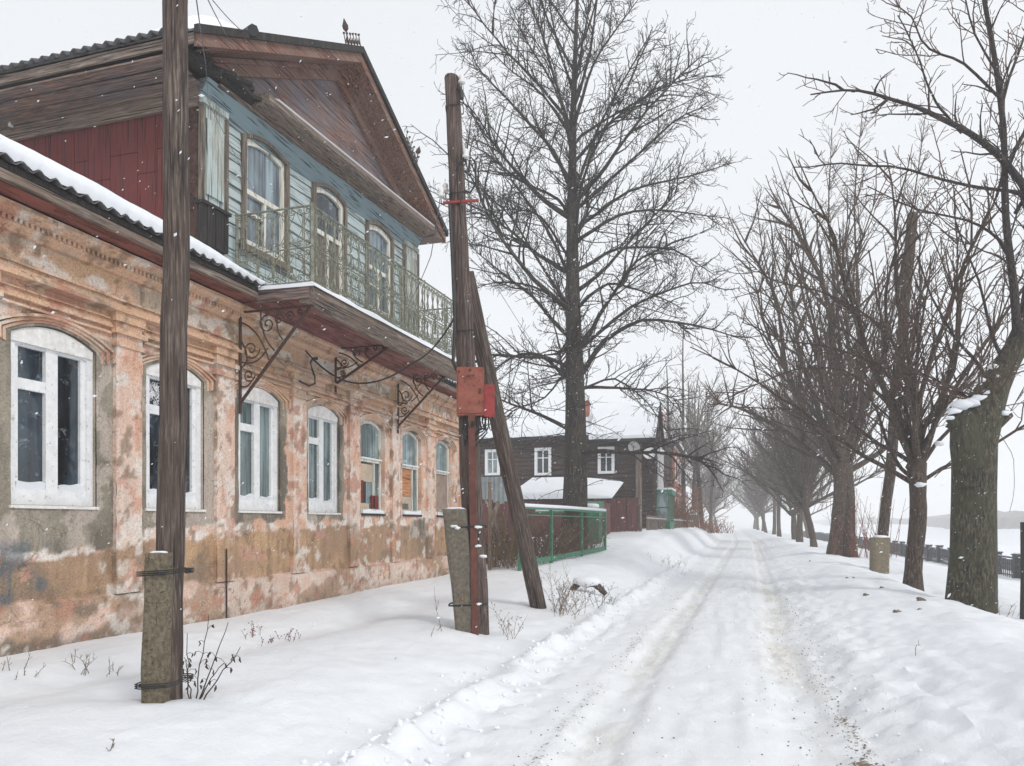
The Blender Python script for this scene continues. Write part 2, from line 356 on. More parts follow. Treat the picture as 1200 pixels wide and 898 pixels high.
# ------------------------------------------------------------------ the ground
RO = 0.76
def road_c(Y): return np.interp(Y, [0, 8, 14, 20, 30, 50, 62, 900], [-.22, -.20, -.05, .10, .32, .75, 1.0, 1.1])
def ground_z(X, Y):
    X = np.asarray(X, float); Y = np.asarray(Y, float)
    dx = X - road_c(Y)
    lowf = fbm(X * 0.35, Y * 0.22, oct=3, seed=3) - 0.5
    mid = fbm(X * 1.6, Y * 1.1, oct=4, seed=11) - 0.5
    hi = fbm(X * 7, Y * 5, oct=4, seed=23) - 0.5
    # road
    z = 0.02 * np.exp(-(dx / 0.5) ** 2) - 0.06 * (sst(0.48, 0.66, np.abs(dx)) * (1 - sst(.88, 1.04, np.abs(dx)))) + hi * 0.045 * (0.5 + sst(0.4, 0, np.abs(np.abs(dx) - RO))) + mid * 0.03
    z = z + 0.035 * (vnoise(X * 9, Y * 1.2, seed=5) - .5) * (1 - sst(1.0, 1.5, np.abs(dx)))
    z = z + (fbm(X * 2.6 + 3, Y * 2.0, oct=4, seed=77) - .5) * 0.07 * (sst(-1.7, -2.2, dx) * (1 - sst(-3.0, -4.2, dx)) + .55 * sst(1.05, 1.5, dx) * (1 - sst(3.2, 4.2, X)))
    fine_ = (fbm(X * 13, Y * 10, oct=3, seed=29) - .5) * (1 - sst(9, 20, Y)); z = z + fine_ * (.012 + .02 * sst(.5, .62, vnoise(X * .9, Y * .7, seed=31)))
    # left verge
    Lh = np.interp(Y, [0, 4, 8, 11, 14, 17, 24, 29, 34, 60, 90, 130, 400], [.44, .40, .30, .24, .30, .45, .72, .98, 1.28, 1.3, .9, .5, .4])
    left = sst(-1.85, -3.4, dx) * 0.85 + sst(-3.2, -4.0, dx) * 0.15
    Lw = Lh * left
    trough = -0.17 * np.exp(-((X + 5.3) / 0.6) ** 2) * (1 - sst(9, 16, Y)); 
    wallz = 0.31 + 0.0 * Y
    near = Lw + trough
    k = sst(-5.3, -6.4, X) * (1 - sst(16, 20, Y)); near = near * (1 - k) + wallz * k
    rg = 0.085 * np.exp(-((dx + 2.0) / 0.17) ** 2) * (0.6 + 1.6 * (vnoise(X * 5, Y * 4, seed=9))) * (1 - sst(25, 60, Y))
    z = z + near + rg + sst(-1.6, -2.4, dx) * (lowf * 0.10 + mid * 0.06 * sst(8, 24, Y))
    z = z + sst(-2.3, -1.7, dx) * (1 - sst(-1.6, -1.3, dx)) * hi * 0.10
    # right bank
    ch = np.interp(Y, [0, 7, 12, 16, 26, 34, 80, 200], [.47, .46, .27, .24, .30, .33, .45, .4])
    up = .35 * sst(1.02, 1.5, dx) + .65 * sst(1.3, 2.9, dx); 
    dn = sst(3.35, 4.6, X)
    behind = np.interp(Y, [0, 22, 32, 200], [-0.04, 0.0, .25, .3])
    zr = ch * up * (1 - dn) + behind * dn + 0.16 * (fbm(X * 1.3, Y * 0.8, oct=4, seed=41) - 0.5) * up * 1.3 + lowf * 0.1 * up
    zr = zr + hi * 0.10 * sst(.95, 1.15, dx) * (1 - sst(1.6, 2.6, dx))
    zr = zr - 1.15 * sst(5.2, 12.3, X) - 3.25 * sst(12.6, 22, X)
    z = z + zr
    # land to the far left rises a little
    z = z + 0.4 * sst(-7, -14, X) * sst(18, 30, Y)
    z = z - 0.11 * np.exp(-((X + 4.25) / .38) ** 2 - ((Y - 4.5) / .45) ** 2) - 0.05 * np.exp(-((X + 3.35) / .35) ** 2 - ((Y - 9.3) / .4) ** 2)
    for tx_, ty_ in ((4.3, 15.9), (4.25, 19.6), (4.4, 25.2)): z = z - 0.08 * np.exp(-((X - tx_) ** 2 + (Y - ty_) ** 2) / .4)
    far = sst(60, 74, X + 0.0 * Y)
    z = z + far * 5.0
    return z
def axis_steps(fine0, fine1, step, end, growth=1.09, start=None):
    a = list(np.arange(fine0, fine1, step)); s = step
    while a[-1] < end: s *= growth; a.append(a[-1] + s)
    b = []
    if start is not None:
        s = step; x = fine0
        while x > start: s *= growth; x -= s; b.append(x)
    return np.array(b[::-1] + a)
xs = axis_steps(-6.6, 4.6, 0.05, 420, 1.07, -260)
ys = [-12.0, -6, -2, 0, 1.0, 1.8]
y = 2.3
while y < 900: ys.append(y); y += max(0.05, (y - 2) * 0.011)
ys = np.array(ys)
XX, YY = np.meshgrid(xs, ys); ZZ = ground_z(XX, YY)
dx = XX - road_c(YY); hw = 1.55
n1 = fbm(XX * 2.2, YY * 0.9, oct=5, seed=51); n2 = fbm(XX * 5, YY * 2.5, oct=4, seed=61)
rutR = np.exp(-((dx - RO) / 0.24) ** 2); rutL = np.exp(-((dx + RO) / 0.22) ** 2)
tan = np.clip((rutR * 1.0 + rutL * .7) * sst(.3, .62, n1) * .85, 0, 1) + 0.25 * sst(1.8, 1.2, np.abs(dx)) * n2
nearY = 1 - sst(9, 22, YY)
grit = rutR * 0.28 * nearY + np.exp(-((dx - 1.06) / 0.10) ** 2) * (0.15 + 0.75 * (1 - sst(4.2, 10, YY))) + np.exp(-((dx - .86) / 0.30) ** 2) * 0.72 * (1 - sst(4.3, 5.6, YY))
grit += np.exp(-((dx + 1.08) / 0.10) ** 2) * 0.45 * (1 - sst(20, 40, YY)) + np.exp(-((dx + 0.48) / 0.07) ** 2) * 0.3 + rutL * 0.18 * nearY
grit = grit * np.clip(0.2 + 1.6 * (n2 - 0.2), 0, 1.4)
cols = np.stack([np.clip(tan, 0, 1), np.clip(grit, 0, 1), 0 * tan], axis=-1).reshape(-1, 3)
V = np.stack([XX, YY, ZZ], axis=-1).reshape(-1, 3); nx, ny = len(xs), len(ys)
idx = np.arange(nx * ny).reshape(ny, nx)
quads = np.stack([idx[:-1, :-1], idx[:-1, 1:], idx[1:, 1:], idx[1:, :-1]], axis=-1).reshape(-1, 4)
isroad = ((np.abs(dx[:-1, :-1]) < 1.75) & (YY[:-1, :-1] < 400)).ravel()
def sub(q, name):
    used = np.unique(q); re = np.zeros(nx * ny, int) - 1; re[used] = np.arange(len(used))
    b = MB(); b.v = [V[used]]; b.n = len(used); b.f = re[q].tolist(); b.col = [cols[used]]
    return tag(b.build(name, M['ground'], None, True), kind='structure')
sub(quads[~isroad], 'snow_ground'); sub(quads[isroad], 'road')
b = MB(); b.add([(16, -60, -3.75), (64, -60, -3.75), (64, 900, -3.75), (16, 900, -3.75)], [(0, 1, 2, 3)])
tag(b.build('frozen_river', M['snow']), kind='structure')
# far wooded shore
b = MB(); yy = np.linspace(-60, 900, 700); hh = 1.2 + 3.2 * fbm(yy / 40, yy * 0, oct=3, seed=71) + 2.6 * fbm(yy / 5, yy * 0, oct=4, seed=73)
vv = []; ff = []
for i, (y_, h_) in enumerate(zip(yy, hh)):
    wob = 4 * math.sin(y_ / 55)
    vv += [(72 + wob, y_, -2), (76 + wob, y_, h_ * .8), (84 + wob, y_, h_), (110 + wob, y_, -2)]
    if i: o = 4 * (i - 1); ff += [(o + k, o + k + 1, o + k + 5, o + k + 4) for k in range(3)]
b.add(vv, ff); M['farwood'] = plain('far_bare_wood', lin(104, 100, 100), lin(138, 132, 130), 0.3, 1, 0)
tag(b.build('far_wooded_shore', M['farwood']), 'low line of bare woods on the far shore of the frozen river', 'far wood', kind='stuff')

# ------------------------------------------------------------------ the main house
XF = -6.7
WY0, WY1 = 2.2, 18.35
HO = (XF, 11.5, 0.0)
house = thing('brick_house', 'old ochre plaster house with blue wooden attic storey and balcony, nearest on the left', 'house', HO)
WINY = [4.18, 5.96, 7.68, 9.40, 11.19, 13.0, 14.83, 16.70]
PILY = [3.3, 5.08, 6.88, 8.57, 10.38, 12.18, 13.93, 15.78, 17.87]
WZ0, WZS, WRISE, WW = 1.78, 3.465, 0.14, 1.0
def archz(y, yc, w=WW, zs=WZS, rise=WRISE): return zs + rise * (1 - np.clip(2 * (y - yc) / w, -1, 1) ** 2)
PE = dict(peach=lin(218, 178, 154), pink=lin(222, 192, 176), pale=lin(226, 210, 198), ochre=lin(198, 162, 124), brown=lin(172, 142, 116), grey=lin(146, 138, 124), brick=lin(186, 134, 112), white=lin(232, 226, 218), dark=lin(106, 98, 88), orange=lin(210, 158, 120))
PE = {k: np.array(v) for k, v in PE.items()}
def lerp(a, b, t): return a * (1 - t[..., None]) + b * t[..., None]
CEM = {5.96: (.86, 1.33), 7.68: (.76, 1.55), 9.40: (.68, 1.62), 11.19: (.66, 1.64), 13.0: (.30, 1.9), 14.83: (.3, 1.9), 16.70: (.3, 1.9), 4.18: (.75, 1.4)}
def facade_col(Y, Z, kind='wall'):
    n1 = fbm(Y * 1.1, Z * 1.5, oct=5, seed=101); n2 = fbm(Y * 3.2, Z * 3.6, oct=6, seed=111); n3 = fbm(Y * 11, Z * 12, oct=4, seed=121); ns = fbm(Y * 6, Z * 1.0, oct=5, seed=131); nb4 = fbm(Y * .55, Z * .9, oct=4, seed=133)
    one = np.ones(Y.shape + (1,))
    c = lerp(PE['peach'] * one, PE['orange'], sst(.50, .62, n1) * .3)
    c = lerp(c, PE['pink'], sst(.46, .52, n2 * .4 + nb4 * .6) * .75)
    c = lerp(c, PE['pale'], sst(.57, .60, n2) * .6)
    c = lerp(c, PE['ochre'], sst(.45, .55, fbm(Y * .8, Z * 3, oct=4, seed=5)) * sst(3.6, 3.9, Z) * .6)
    fr = sst(4.11, 4.14, Z) * (1 - sst(4.38, 4.40, Z))
    c = lerp(c, PE['ochre'], fr * .6 * sst(.4, .55, fbm(Y * .9, Z * 2, oct=4, seed=8)))
    c = lerp(c, PE['grey'] * 1.5, sst(.49, .53, fbm(Y * 1.2, Z * 4, oct=6, seed=6)) * fr * .75)
    c = lerp(c, PE['white'] * .95, sst(.55, .57, fbm(Y * 2.2, Z * 5, oct=6, seed=7)) * fr * .7)
    nb = (n1 - .5) * .22 + (n3 - .5) * .07 + (n2 - .5) * .12
    top = np.interp(Y, [3, 6, 9, 18], [1.14, 1.24, 1.50, 1.55])
    band = sst(top + .015, top - .015, Z + nb)
    zone = sst(top + .50, top + .12, Z + nb * 1.5) * (1 - band)
    c = lerp(c, PE['pale'], zone * sst(.42, .46, n2) * .85)
    c = lerp(c, PE['white'], sst(top + .36, top + .06, Z + nb * 2) * (1 - band) * sst(.49, .51, n2) * .85)
    bc = lerp(PE['brown'] * one, PE['ochre'], sst(.42, .62, n1) * .7)
    bc = lerp(bc, PE['brown'] * .78, sst(.50, .62, ns) * .5)
    bc = lerp(bc, PE['dark'] * 1.15, sst(.56, .62, fbm(Y * .9, Z * 1.4, oct=5, seed=31)) * .5)
    bc = lerp(bc, PE['pale'] * .92, sst(.66, .675, n2) * .7)
    c = lerp(c, bc, band)
    pl = sst(.83, .80, Z + nb * .5)
    pc = lerp(PE['pink'] * one, PE['pale'], sst(.47, .51, n2) * .7)
    pc = lerp(pc, PE['brown'] * 1.02, sst(.53, .56, fbm(Y * 1.6, Z * 2.6, oct=6, seed=32)) * .8)
    pc = lerp(pc, PE['brick'], sst(.64, .655, fbm(Y * 3, Z * 6, oct=6, seed=33)) * .6)
    pc = lerp(pc, PE['dark'], sst(.52, .57, fbm(Y * 2, Z * 3, oct=6, seed=35)) * (.15 + .6 * sst(8.0, 5.5, Y)))
    c = lerp(c, pc, pl)
    cem = np.zeros(Y.shape)
    if kind == 'wall':
        for yc, (hw_, zb) in CEM.items():
            e = np.minimum(hw_ - np.abs(Y - yc), np.minimum(Z - zb, (3.60 - Z)))
            cem = np.maximum(cem, sst(-.012, .012, e + (n2 - .5) * .2 + (n3 - .5) * .05))
        e = np.minimum(.42 - np.abs(Y - 15.1), np.minimum(Z - 1.25, 1.68 - Z)); cem = np.maximum(cem, sst(-.02, .02, e + (n2 - .5) * .3))
        cc = lerp(PE['grey'] * one, PE['dark'], sst(.45, .66, fbm(Y * 1.2, Z * 1.5, oct=5, seed=37)) * .7)
        cc = lerp(cc, PE['grey'] * 1.3, sst(.50, .58, ns) * .6); cc = lerp(cc, PE['pale'] * .8, sst(.58, .60, fbm(Y * 2.4, Z * 2.0, oct=6, seed=38)) * .55); cc = lerp(cc, PE['dark'] * .7, sst(.58, .62, fbm(Y * 1.9, Z * 1.1, oct=5, seed=36)) * .6)
        c = lerp(c, cc, cem)
    if kind == 'pil':
        c = lerp(c, PE['pale'], sst(.40, .46, ns) * .5 * sst(1.2, 1.6, Z)); c = lerp(c, PE['white'], sst(.57, .59, n2) * .45); c = lerp(c, PE['brick'] * 1.15, sst(.62, .635, fbm(Y * 6, Z * 4, oct=5, seed=39)) * .6)
    if kind == 'mould':
        c = lerp(c, np.array(lin(216, 178, 148)), .5 + .35 * sst(.4, .6, n1)); c = lerp(c, PE['grey'] * 1.3, sst(.58, .61, fbm(Y * 2.5, Z * 8, oct=5, seed=151)) * .45)
    fl = fbm(Y * 6, Z * 7, oct=5, seed=141); f2 = fbm(Y * 1.6, Z * 1.9, oct=4, seed=143)
    c = lerp(c, PE['white'] * .95, sst(.60, .61, fl) * sst(.48, .55, f2) * (1 - cem) * .7)
    c = lerp(c, PE['brick'], sst(.665, .675, n2) * (1 - cem) * .8)
    c = lerp(c, PE['brown'] * .62, sst(.655, .665, fbm(Y * 8, Z * 6, oct=5, seed=145)) * (1 - cem) * .7)
    gf = sst(.50, .53, fbm(Y * 7, Z * 4, oct=6, seed=77)) * sst(.35, .5, ns) * sst(6.05, 5.75, Y) * sst(.75, .85, Z) * sst(1.5, 1.3, Z)
    c = lerp(c, np.array(lin(78, 98, 112)), gf * .7)
    c = lerp(c, PE['dark'], .35 * sst(.55, .3, Z + (n3 - .5) * .3))
    return c, cem, n3
def patch(mb, y0, y1, zfun0, zfun1, step=0.032, x=XF, kind='wall', dxk=1.0):
    ny_ = max(2, int((y1 - y0) / step) + 1); yv = np.linspace(y0, y1, ny_)
    z0 = zfun0(yv) if callable(zfun0) else np.full(ny_, zfun0); z1 = zfun1(yv) if callable(zfun1) else np.full(ny_, zfun1)
    nz = max(2, int(np.max(z1 - z0) / step) + 1); t = np.linspace(0, 1, nz)
    Y = np.repeat(yv[:, None], nz, 1); Z = z0[:, None] * (1 - t) + z1[:, None] * t
    c, cem, n3 = facade_col(Y, Z, kind)
    rough = (fbm(Y * 3, Z * 3, oct=4, seed=91) - .5) * .02 + (n3 - .5) * .008
    X = x + dxk * (rough + cem * .012)
    i = np.arange(ny_ * nz).reshape(ny_, nz)
    f = np.stack([i[:-1, :-1], i[1:, :-1], i[1:, 1:], i[:-1, 1:]], -1).reshape(-1, 4).tolist()
    mb.add(np.stack([X, Y, Z], -1).reshape(-1, 3), f, c.reshape(-1, 3))
def quadstrip(mb, P0, P1, kind='mould'):
    """coloured quad strip between two polylines (n,3) with colour taken from the facade paint"""
    P0 = np.asarray(P0, float); P1 = np.asarray(P1, float); n_ = len(P0)
    v = np.concatenate([P0, P1]); c, _, _ = facade_col(v[:, 1], v[:, 2], kind)
    mb.add(v, [(i, i + 1, n_ + i + 1, n_ + i) for i in range(n_ - 1)], c)
def band_y(mb, prof, y0, y1, kind='mould', step=.06):
    """moulding along Y with profile [(dx,z)...] in front of the wall, ends closed"""
    k = max(2, int((y1 - y0) / step) + 1); yv = np.linspace(y0, y1, k); wob = (vnoise(yv * 4, yv * 0, seed=9) - .5) * .008
    for (a, za), (b_, zb) in zip(prof[:-1], prof[1:]):
        quadstrip(mb, np.stack([XF + a + 0 * yv, yv, za + wob], 1), np.stack([XF + b_ + 0 * yv, yv, zb + wob], 1), kind)
    for y_ in (y0, y1):
        v = [(XF + a, y_, z) for a, z in prof]; c, _, _ = facade_col(np.array([q[1] for q in v]), np.array([q[2] for q in v]), kind)
        mb.add(v, [tuple(range(len(v)))], c)

w = MB(); edges = [WY0]
for yc in WINY:
    a, b_ = yc - WW / 2, yc + WW / 2
    patch(w, edges[-1], a, 0.0, 4.62)
    patch(w, a, b_, 0.0, WZ0)
    patch(w, a, b_, lambda y, yc=yc: archz(y, yc), 4.62)
    # reveals
    yv = np.linspace(a, b_, 13); D = .16
    quadstrip(w, [(XF, y, archz(y, yc)) for y in yv], [(XF - D, y, archz(y, yc)) for y in yv], 'wall')
    quadstrip(w, [(XF, a, z) for z in np.linspace(WZ0, WZS, 9)], [(XF - D, a, z) for z in np.linspace(WZ0, WZS, 9)], 'wall')
    quadstrip(w, [(XF, b_, z) for z in np.linspace(WZ0, WZS, 9)], [(XF - D, b_, z) for z in np.linspace(WZ0, WZS, 9)], 'wall')
    quadstrip(w, [(XF, y, WZ0) for y in yv], [(XF - D, y, WZ0) for y in yv], 'wall')
    edges.append(b_)
patch(w, edges[-1], WY1, 0.0, 4.62)
# end walls and back
for y_, s_ in ((WY0, 1), (WY1, 1)):
    v = [(XF, y_, 0), (XF - 9, y_, 0), (XF - 9, y_, 4.7), (XF, y_, 4.7)]; c, _, _ = facade_col(np.full(4, y_), np.array([0, 0, 4.7, 4.7])); w.add(v, [(0, 1, 2, 3)], c)
v = [(XF - 9, WY0, 0), (XF - 9, WY1, 0), (XF - 9, WY1, 4.7), (XF - 9, WY0, 4.7)]; c, _, _ = facade_col(np.array([3., 10, 10, 3]), np.array([0, 0, 4.7, 4.7])); w.add(v, [(0, 1, 2, 3)], c)
w.build('wall', M['plaster'], house, True)
# dark interior behind the windows
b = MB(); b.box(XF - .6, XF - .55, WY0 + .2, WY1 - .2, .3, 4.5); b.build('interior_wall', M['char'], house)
# plinth
b = MB(); patch(b, WY0 - .02, WY1 + .02, 0.0, .775, .04, XF + .05, 'wall', 1.3)
yv = np.linspace(WY0 - .02, WY1 + .02, 240); wv = .012 * (vnoise(yv * 5, yv * 0, seed=4) - .5)
quadstrip(b, [(XF + .05 + w_, y, .775) for y, w_ in zip(yv, wv)], [(XF - .01, y, .81) for y in yv], 'wall')
b.build('plinth', M['plaster'], house)
# pilasters
for yp in PILY:
    b = MB(); w_ = .19 + .0 * yp; PX = .055
    patch(b, yp - w_, yp + w_, .8, 3.98, .04, XF + PX, 'pil', 1.6)
    for s_ in (-1, 1):
        zz = np.linspace(.8, 3.98, 50); quadstrip(b, [(XF + PX, yp + s_ * w_, z) for z in zz], [(XF - .01, yp + s_ * w_, z) for z in zz], 'pil')
    # capital
    for (z0, z1, e) in ((3.60, 3.66, .03), (3.74, 3.80, .045), (3.88, 3.99, .03)):
        yv = np.linspace(yp - w_ - e, yp + w_ + e, 8)
        X_ = XF + PX + e
        quadstrip(b, [(X_, y, z0) for y in yv], [(X_, y, z1) for y in yv], 'mould'); quadstrip(b, [(XF, y, z0) for y in yv], [(X_, y, z0) for y in yv], 'mould'); quadstrip(b, [(X_, y, z1) for y in yv], [(XF, y, z1) for y in yv], 'mould')
        for y in (yv[0], yv[-1]): quadstrip(b, [(X_, y, z0), (X_, y, z1)], [(XF, y, z0), (XF, y, z1)], 'mould')
    b.build('pilaster', M['plaster'], house)
# string mouldings, frieze and cornice
b = MB()
for i in range(len(PILY) - 1):
    a, c_ = PILY[i] + .24, PILY[i + 1] - .24
    band_y(b, [(0, 3.71), (.045, 3.72), (.045, 3.745), (0, 3.75)], a, c_); band_y(b, [(0, 3.785), (.06, 3.79), (.06, 3.82), (.03, 3.83), (.03, 3.85), (0, 3.855)], a, c_); band_y(b, [(0, 3.885), (.03, 3.89), (.03, 3.905), (0, 3.91)], a, c_)
band_y(b, [(0, 3.975), (.12, 3.985), (.12, 4.02), (.09, 4.03), (.09, 4.05), (.05, 4.06), (.05, 4.085), (0, 4.10)], WY0, WY1)
band_y(b, [(0, 4.13), (.03, 4.135), (.03, 4.16), (0, 4.165)], WY0, WY1)
b.build('string_moulding', M['plaster'], house)
b = MB(); band_y(b, [(0, 4.405), (.05, 4.41), (.05, 4.44), (.10, 4.475), (.10, 4.50)], WY0, WY1)
band_y(b, [(.10, 4.53), (.16, 4.54), (.16, 4.575), (.2, 4.60), (.2, 4.64), (0, 4.66)], WY0, WY1)
yv = np.arange(WY0 + .02, WY1, .06)
for y in yv:
    vv = np.array([(XF + x_, y + dy, z_) for x_ in (.02, .125) for dy in (0, .032) for z_ in (4.485, 4.53)]); c, _, _ = facade_col(vv[:, 1], vv[:, 2], 'mould')
    b.add(vv, [(0, 1, 3, 2), (4, 6, 7, 5), (0, 4, 5, 1), (2, 3, 7, 6), (0, 2, 6, 4), (1, 5, 7, 3)], c)
b.build('dentil_cornice', M['plaster'], house)
# hood moulds
def arch_line(yc, half, zs, rise, leg, n_=17):
    ys_ = np.linspace(-half, half, n_); pts = [(yc + y, zs + rise * (1 - (y / half) ** 2)) for y in ys_]
    return [(yc - half, zs - leg)] + pts + [(yc + half, zs - leg)]
for yc in WINY:
    b = MB()
    for half, zs, rise, x_, wd in ((.56, 3.47, .165, .02, .03), (.62, 3.485, .175, .04, .035), (.69, 3.505, .18, .06, .03)):
        A = arch_line(yc, half, zs, rise, .12); B = arch_line(yc, half + wd, zs + wd * .4, rise + wd * .6, .12)
        P = lambda L, x: [(XF + x, q[0], q[1]) for q in L]
        quadstrip(b, P(A, x_), P(B, x_)); quadstrip(b, P(A, 0), P(A, x_)); quadstrip(b, P(B, x_), P(B, 0))
    b.build('hood_mould', M['plaster'], house)

# ---- street windows
def outline(yc, w_, z0, zs, rise, n_=12):
    L = [(yc - w_ / 2, z0)] + [(yc - w_ / 2 + w_ * i / n_, float(archz(yc - w_ / 2 + w_ * i / n_, yc, w_, zs, rise))) for i in range(n_ + 1)] + [(yc + w_ / 2, z0)]
    return L
def white_window(yc, gl, lace=None, label=None, broken=0):
    x0, x1 = XF - .10, XF - .035
    b = MB(); O = outline(yc, WW - .004, WZ0 + .002, WZS, WRISE - .003); I = outline(yc, WW - .16, WZ0 + .1, 3.36, .05)
    b.ring(O, I, x0, x1)
    # arched white head board and inner sash frame
    L, Rr = yc - .42, yc + .42; zb, zt = WZ0 + .1, 3.385
    cm0, cm1 = yc - .07, yc + .07
    xi0, xi1 = XF - .115, XF - .06
    b.box(xi0, xi1 + .012, cm0, cm1, zb, zt + .02)
    b.box(xi0, xi1, L - .01, L + .05, zb, zt); b.box(xi0, xi1, Rr - .06, Rr + .01, zb, zt)
    b.box(xi0, xi1, L + .05, cm0, zt - .03, zt + .03); b.box(xi0, xi1, cm1, Rr - .06, zt - .03, zt + .03)
    b.box(xi0, xi1, L + .05, cm0, zb, zb + .07); b.box(xi0, xi1, cm1, Rr - .06, zb, zb + .07)
    b.box(xi0, xi1 + .004, L + .05, cm0, 2.93, 3.04)
    wdw = b.build('window', M['white'], house)
    if label: wdw['label'] = label
    h = MB(); Q = outline(yc, WW - .04, 3.385, WZS, WRISE - .01); h.prism(Q, XF - .06, XF - .015, 'x'); h.build('arched_head', M['white_plaster'], wdw)
    p = MB(); g0 = XF - .10
    for (a, c_, z0, z1) in ((L + .05, cm0, zb + .07, 2.93), (L + .05, cm0, 3.04, zt - .03), (cm1, Rr - .06, zb + .07, zt - .03)):
        q = MB(); q.box(g0, g0 + .006, a, c_, z0, z1); q.build('pane', M[gl], wdw)
    s_ = MB()
    for (a, c_) in ((L + .02, cm0 - .005), (cm1 + .005, Rr - .02)):
        yv = np.linspace(a, c_, 12)
        hgt = .03 + .05 * vnoise(yv * 7, yv * 0, seed=int(yc * 10)) + .03 * sst(a + (c_ - a) * .5, c_, yv)
        vv = [(XF - .06, y, zb + .06) for y in yv] + [(XF - .04, y, zb + .07 + h_ * .7) for y, h_ in zip(yv, hgt)] + [(XF - .098, y, zb + .07 + h_) for y, h_ in zip(yv, hgt)]
        s_ = MB(); s_.add(vv, [(i, i + 1, 12 + i + 1, 12 + i) for i in range(11)] + [(12 + i, 13 + i, 25 + i, 24 + i) for i in range(11)]); s_.build('sill_snow', M['snow'], wdw)
    s2 = MB(); yv = np.linspace(yc - .52, yc + .52, 20); hh_ = .02 + .03 * vnoise(yv * 6, yv * 0, seed=3)
    s2.box(XF - .04, XF + .035, yc - .52, yc + .52, WZ0 - .035, WZ0 - .004)
    s2.build('sill', M['white_plaster'], wdw)
    return wdw
white_window(4.18, 'glass_dark', label='white double window nearest the left end')
w1 = white_window(5.96, 'glass_dark', label='large white double window with dark glass and frost flowers')
w2 = white_window(7.68, 'glass_dark', label='white window behind the near wooden pole, lace at its small pane')
w3 = white_window(9.40, 'glass_teal', label='white window with pale drapes under the first bracket')
w4 = white_window(11.19, 'glass_teal', label='white window with grey drapes under the second bracket')
b = MB()
for i in range(60):   # lace behind the small pane of the second window
    cy, cz = 7.68 - .35 + rs.rand() * .26, 3.06 + rs.rand() * .26; a = np.linspace(0, 2 * math.pi, 9)
    b.tube([(XF - .09, cy + .025 * math.cos(t), cz + .025 * math.sin(t)) for t in a], .003, 3, False)
b.build('lace_curtain', M['white'], w2)
def old_window(yc, kind):
    x0, x1 = XF - .13, XF - .07
    b = MB(); O = outline(yc, WW - .03, WZ0 + .01, WZS - .01, WRISE); I = outline(yc, WW - .17, WZ0 + .09, WZS - .04, WRISE - .03)
    b.ring(O, I, x0, x1); b.box(x0, x1 + .02, yc - .42, yc + .42, 2.78, 2.84)
    if kind != 2: b.box(x0, x1, yc + .16, yc + .20, WZ0 + .09, 2.78)
    wdw = b.build('window', M['cream'], house)
    p = MB(); p.prism(outline(yc, WW - .16, 2.83, WZS - .04, WRISE - .04), x0 + .02, x0 + .026); p.build('pane', M['glass_pale'], wdw)
    if kind != 2:
        p = MB(); p.box(x0 + .02, x0 + .026, yc - .42, yc + .42, WZ0 + .09, 2.79); p.build('pane', M['glass_teal'], wdw)
    s_ = MB(); s_.box(x1 + .02, x1 + .055, yc - .42, yc + .42, 2.835, 2.86); s_.build('transom_snow', M['snow'], wdw); s_ = MB()
    yv = np.linspace(yc - .44, yc + .44, 14); h_ = .03 + .05 * vnoise(yv * 5, yv * 0, seed=int(yc * 7))
    for i in range(13): s_.box(XF - .065, XF + .02, yv[i], yv[i + 1], WZ0 + .005, WZ0 + .02 + h_[i] * (1 if kind < 2 else .2))
    s_.build('sill_snow', M['snow'], wdw)
    s2 = MB(); s2.box(XF - .06, XF + .03, yc - .48, yc + .48, WZ0 - .04, WZ0 - .002); s2.build('sill', M['char'], wdw)
    xg = x0 + .03
    if kind == 0:
        wdw['label'] = 'old window with cardboard and a red cloth behind the glass'
        c = MB(); c.box(xg, xg + .01, yc - .38, yc + .12, 2.4, 2.74); c.build('cardboard', M['carton'], wdw); c = MB(); c.box(xg, xg + .02, yc - .42, yc - .02, WZ0 + .09, 1.98); c.build('cardboard', M['carton'], wdw)
        c = MB(); c.box(xg, xg + .012, yc - .40, yc - .22, 2.02, 2.42); c.build('red_cloth', M['darkred'], wdw); c = MB(); c.box(xg, xg + .03, yc + .08, yc + .36, WZ0 + .1, 2.14); c.build('red_cloth', M['darkred'], wdw)
        c = MB(); c.box(xg, xg + .008, yc - .20, yc - .12, 2.0, 2.42); c.build('dark_slat', M['char'], wdw)
    elif kind == 1:
        wdw['label'] = 'old window with orange board and cardboard patches'
        c = MB(); c.box(xg, xg + .012, yc - .41, yc + .12, 2.18, 2.77); c.build('orange_board', M['orangeply'], wdw)
        c = MB(); c.box(xg, xg + .01, yc - .41, yc + .12, WZ0 + .09, 2.17); c.build('cardboard', M['carton'], wdw)
        c = MB(); c.box(xg, xg + .02, yc - .30, yc - .02, WZ0 + .12, 2.02); c.build('grey_patch', M['slate'], wdw)
    else:
        wdw['label'] = 'farthest street window, lower half closed by grey plywood'
        c = MB(); c.box(x0 + .01, x0 + .05, yc - .42, yc + .42, WZ0 + .02, 2.79); c.build('plywood', M['ply'], wdw)
old_window(13.0, 0); old_window(14.83, 1); old_window(16.70, 2)

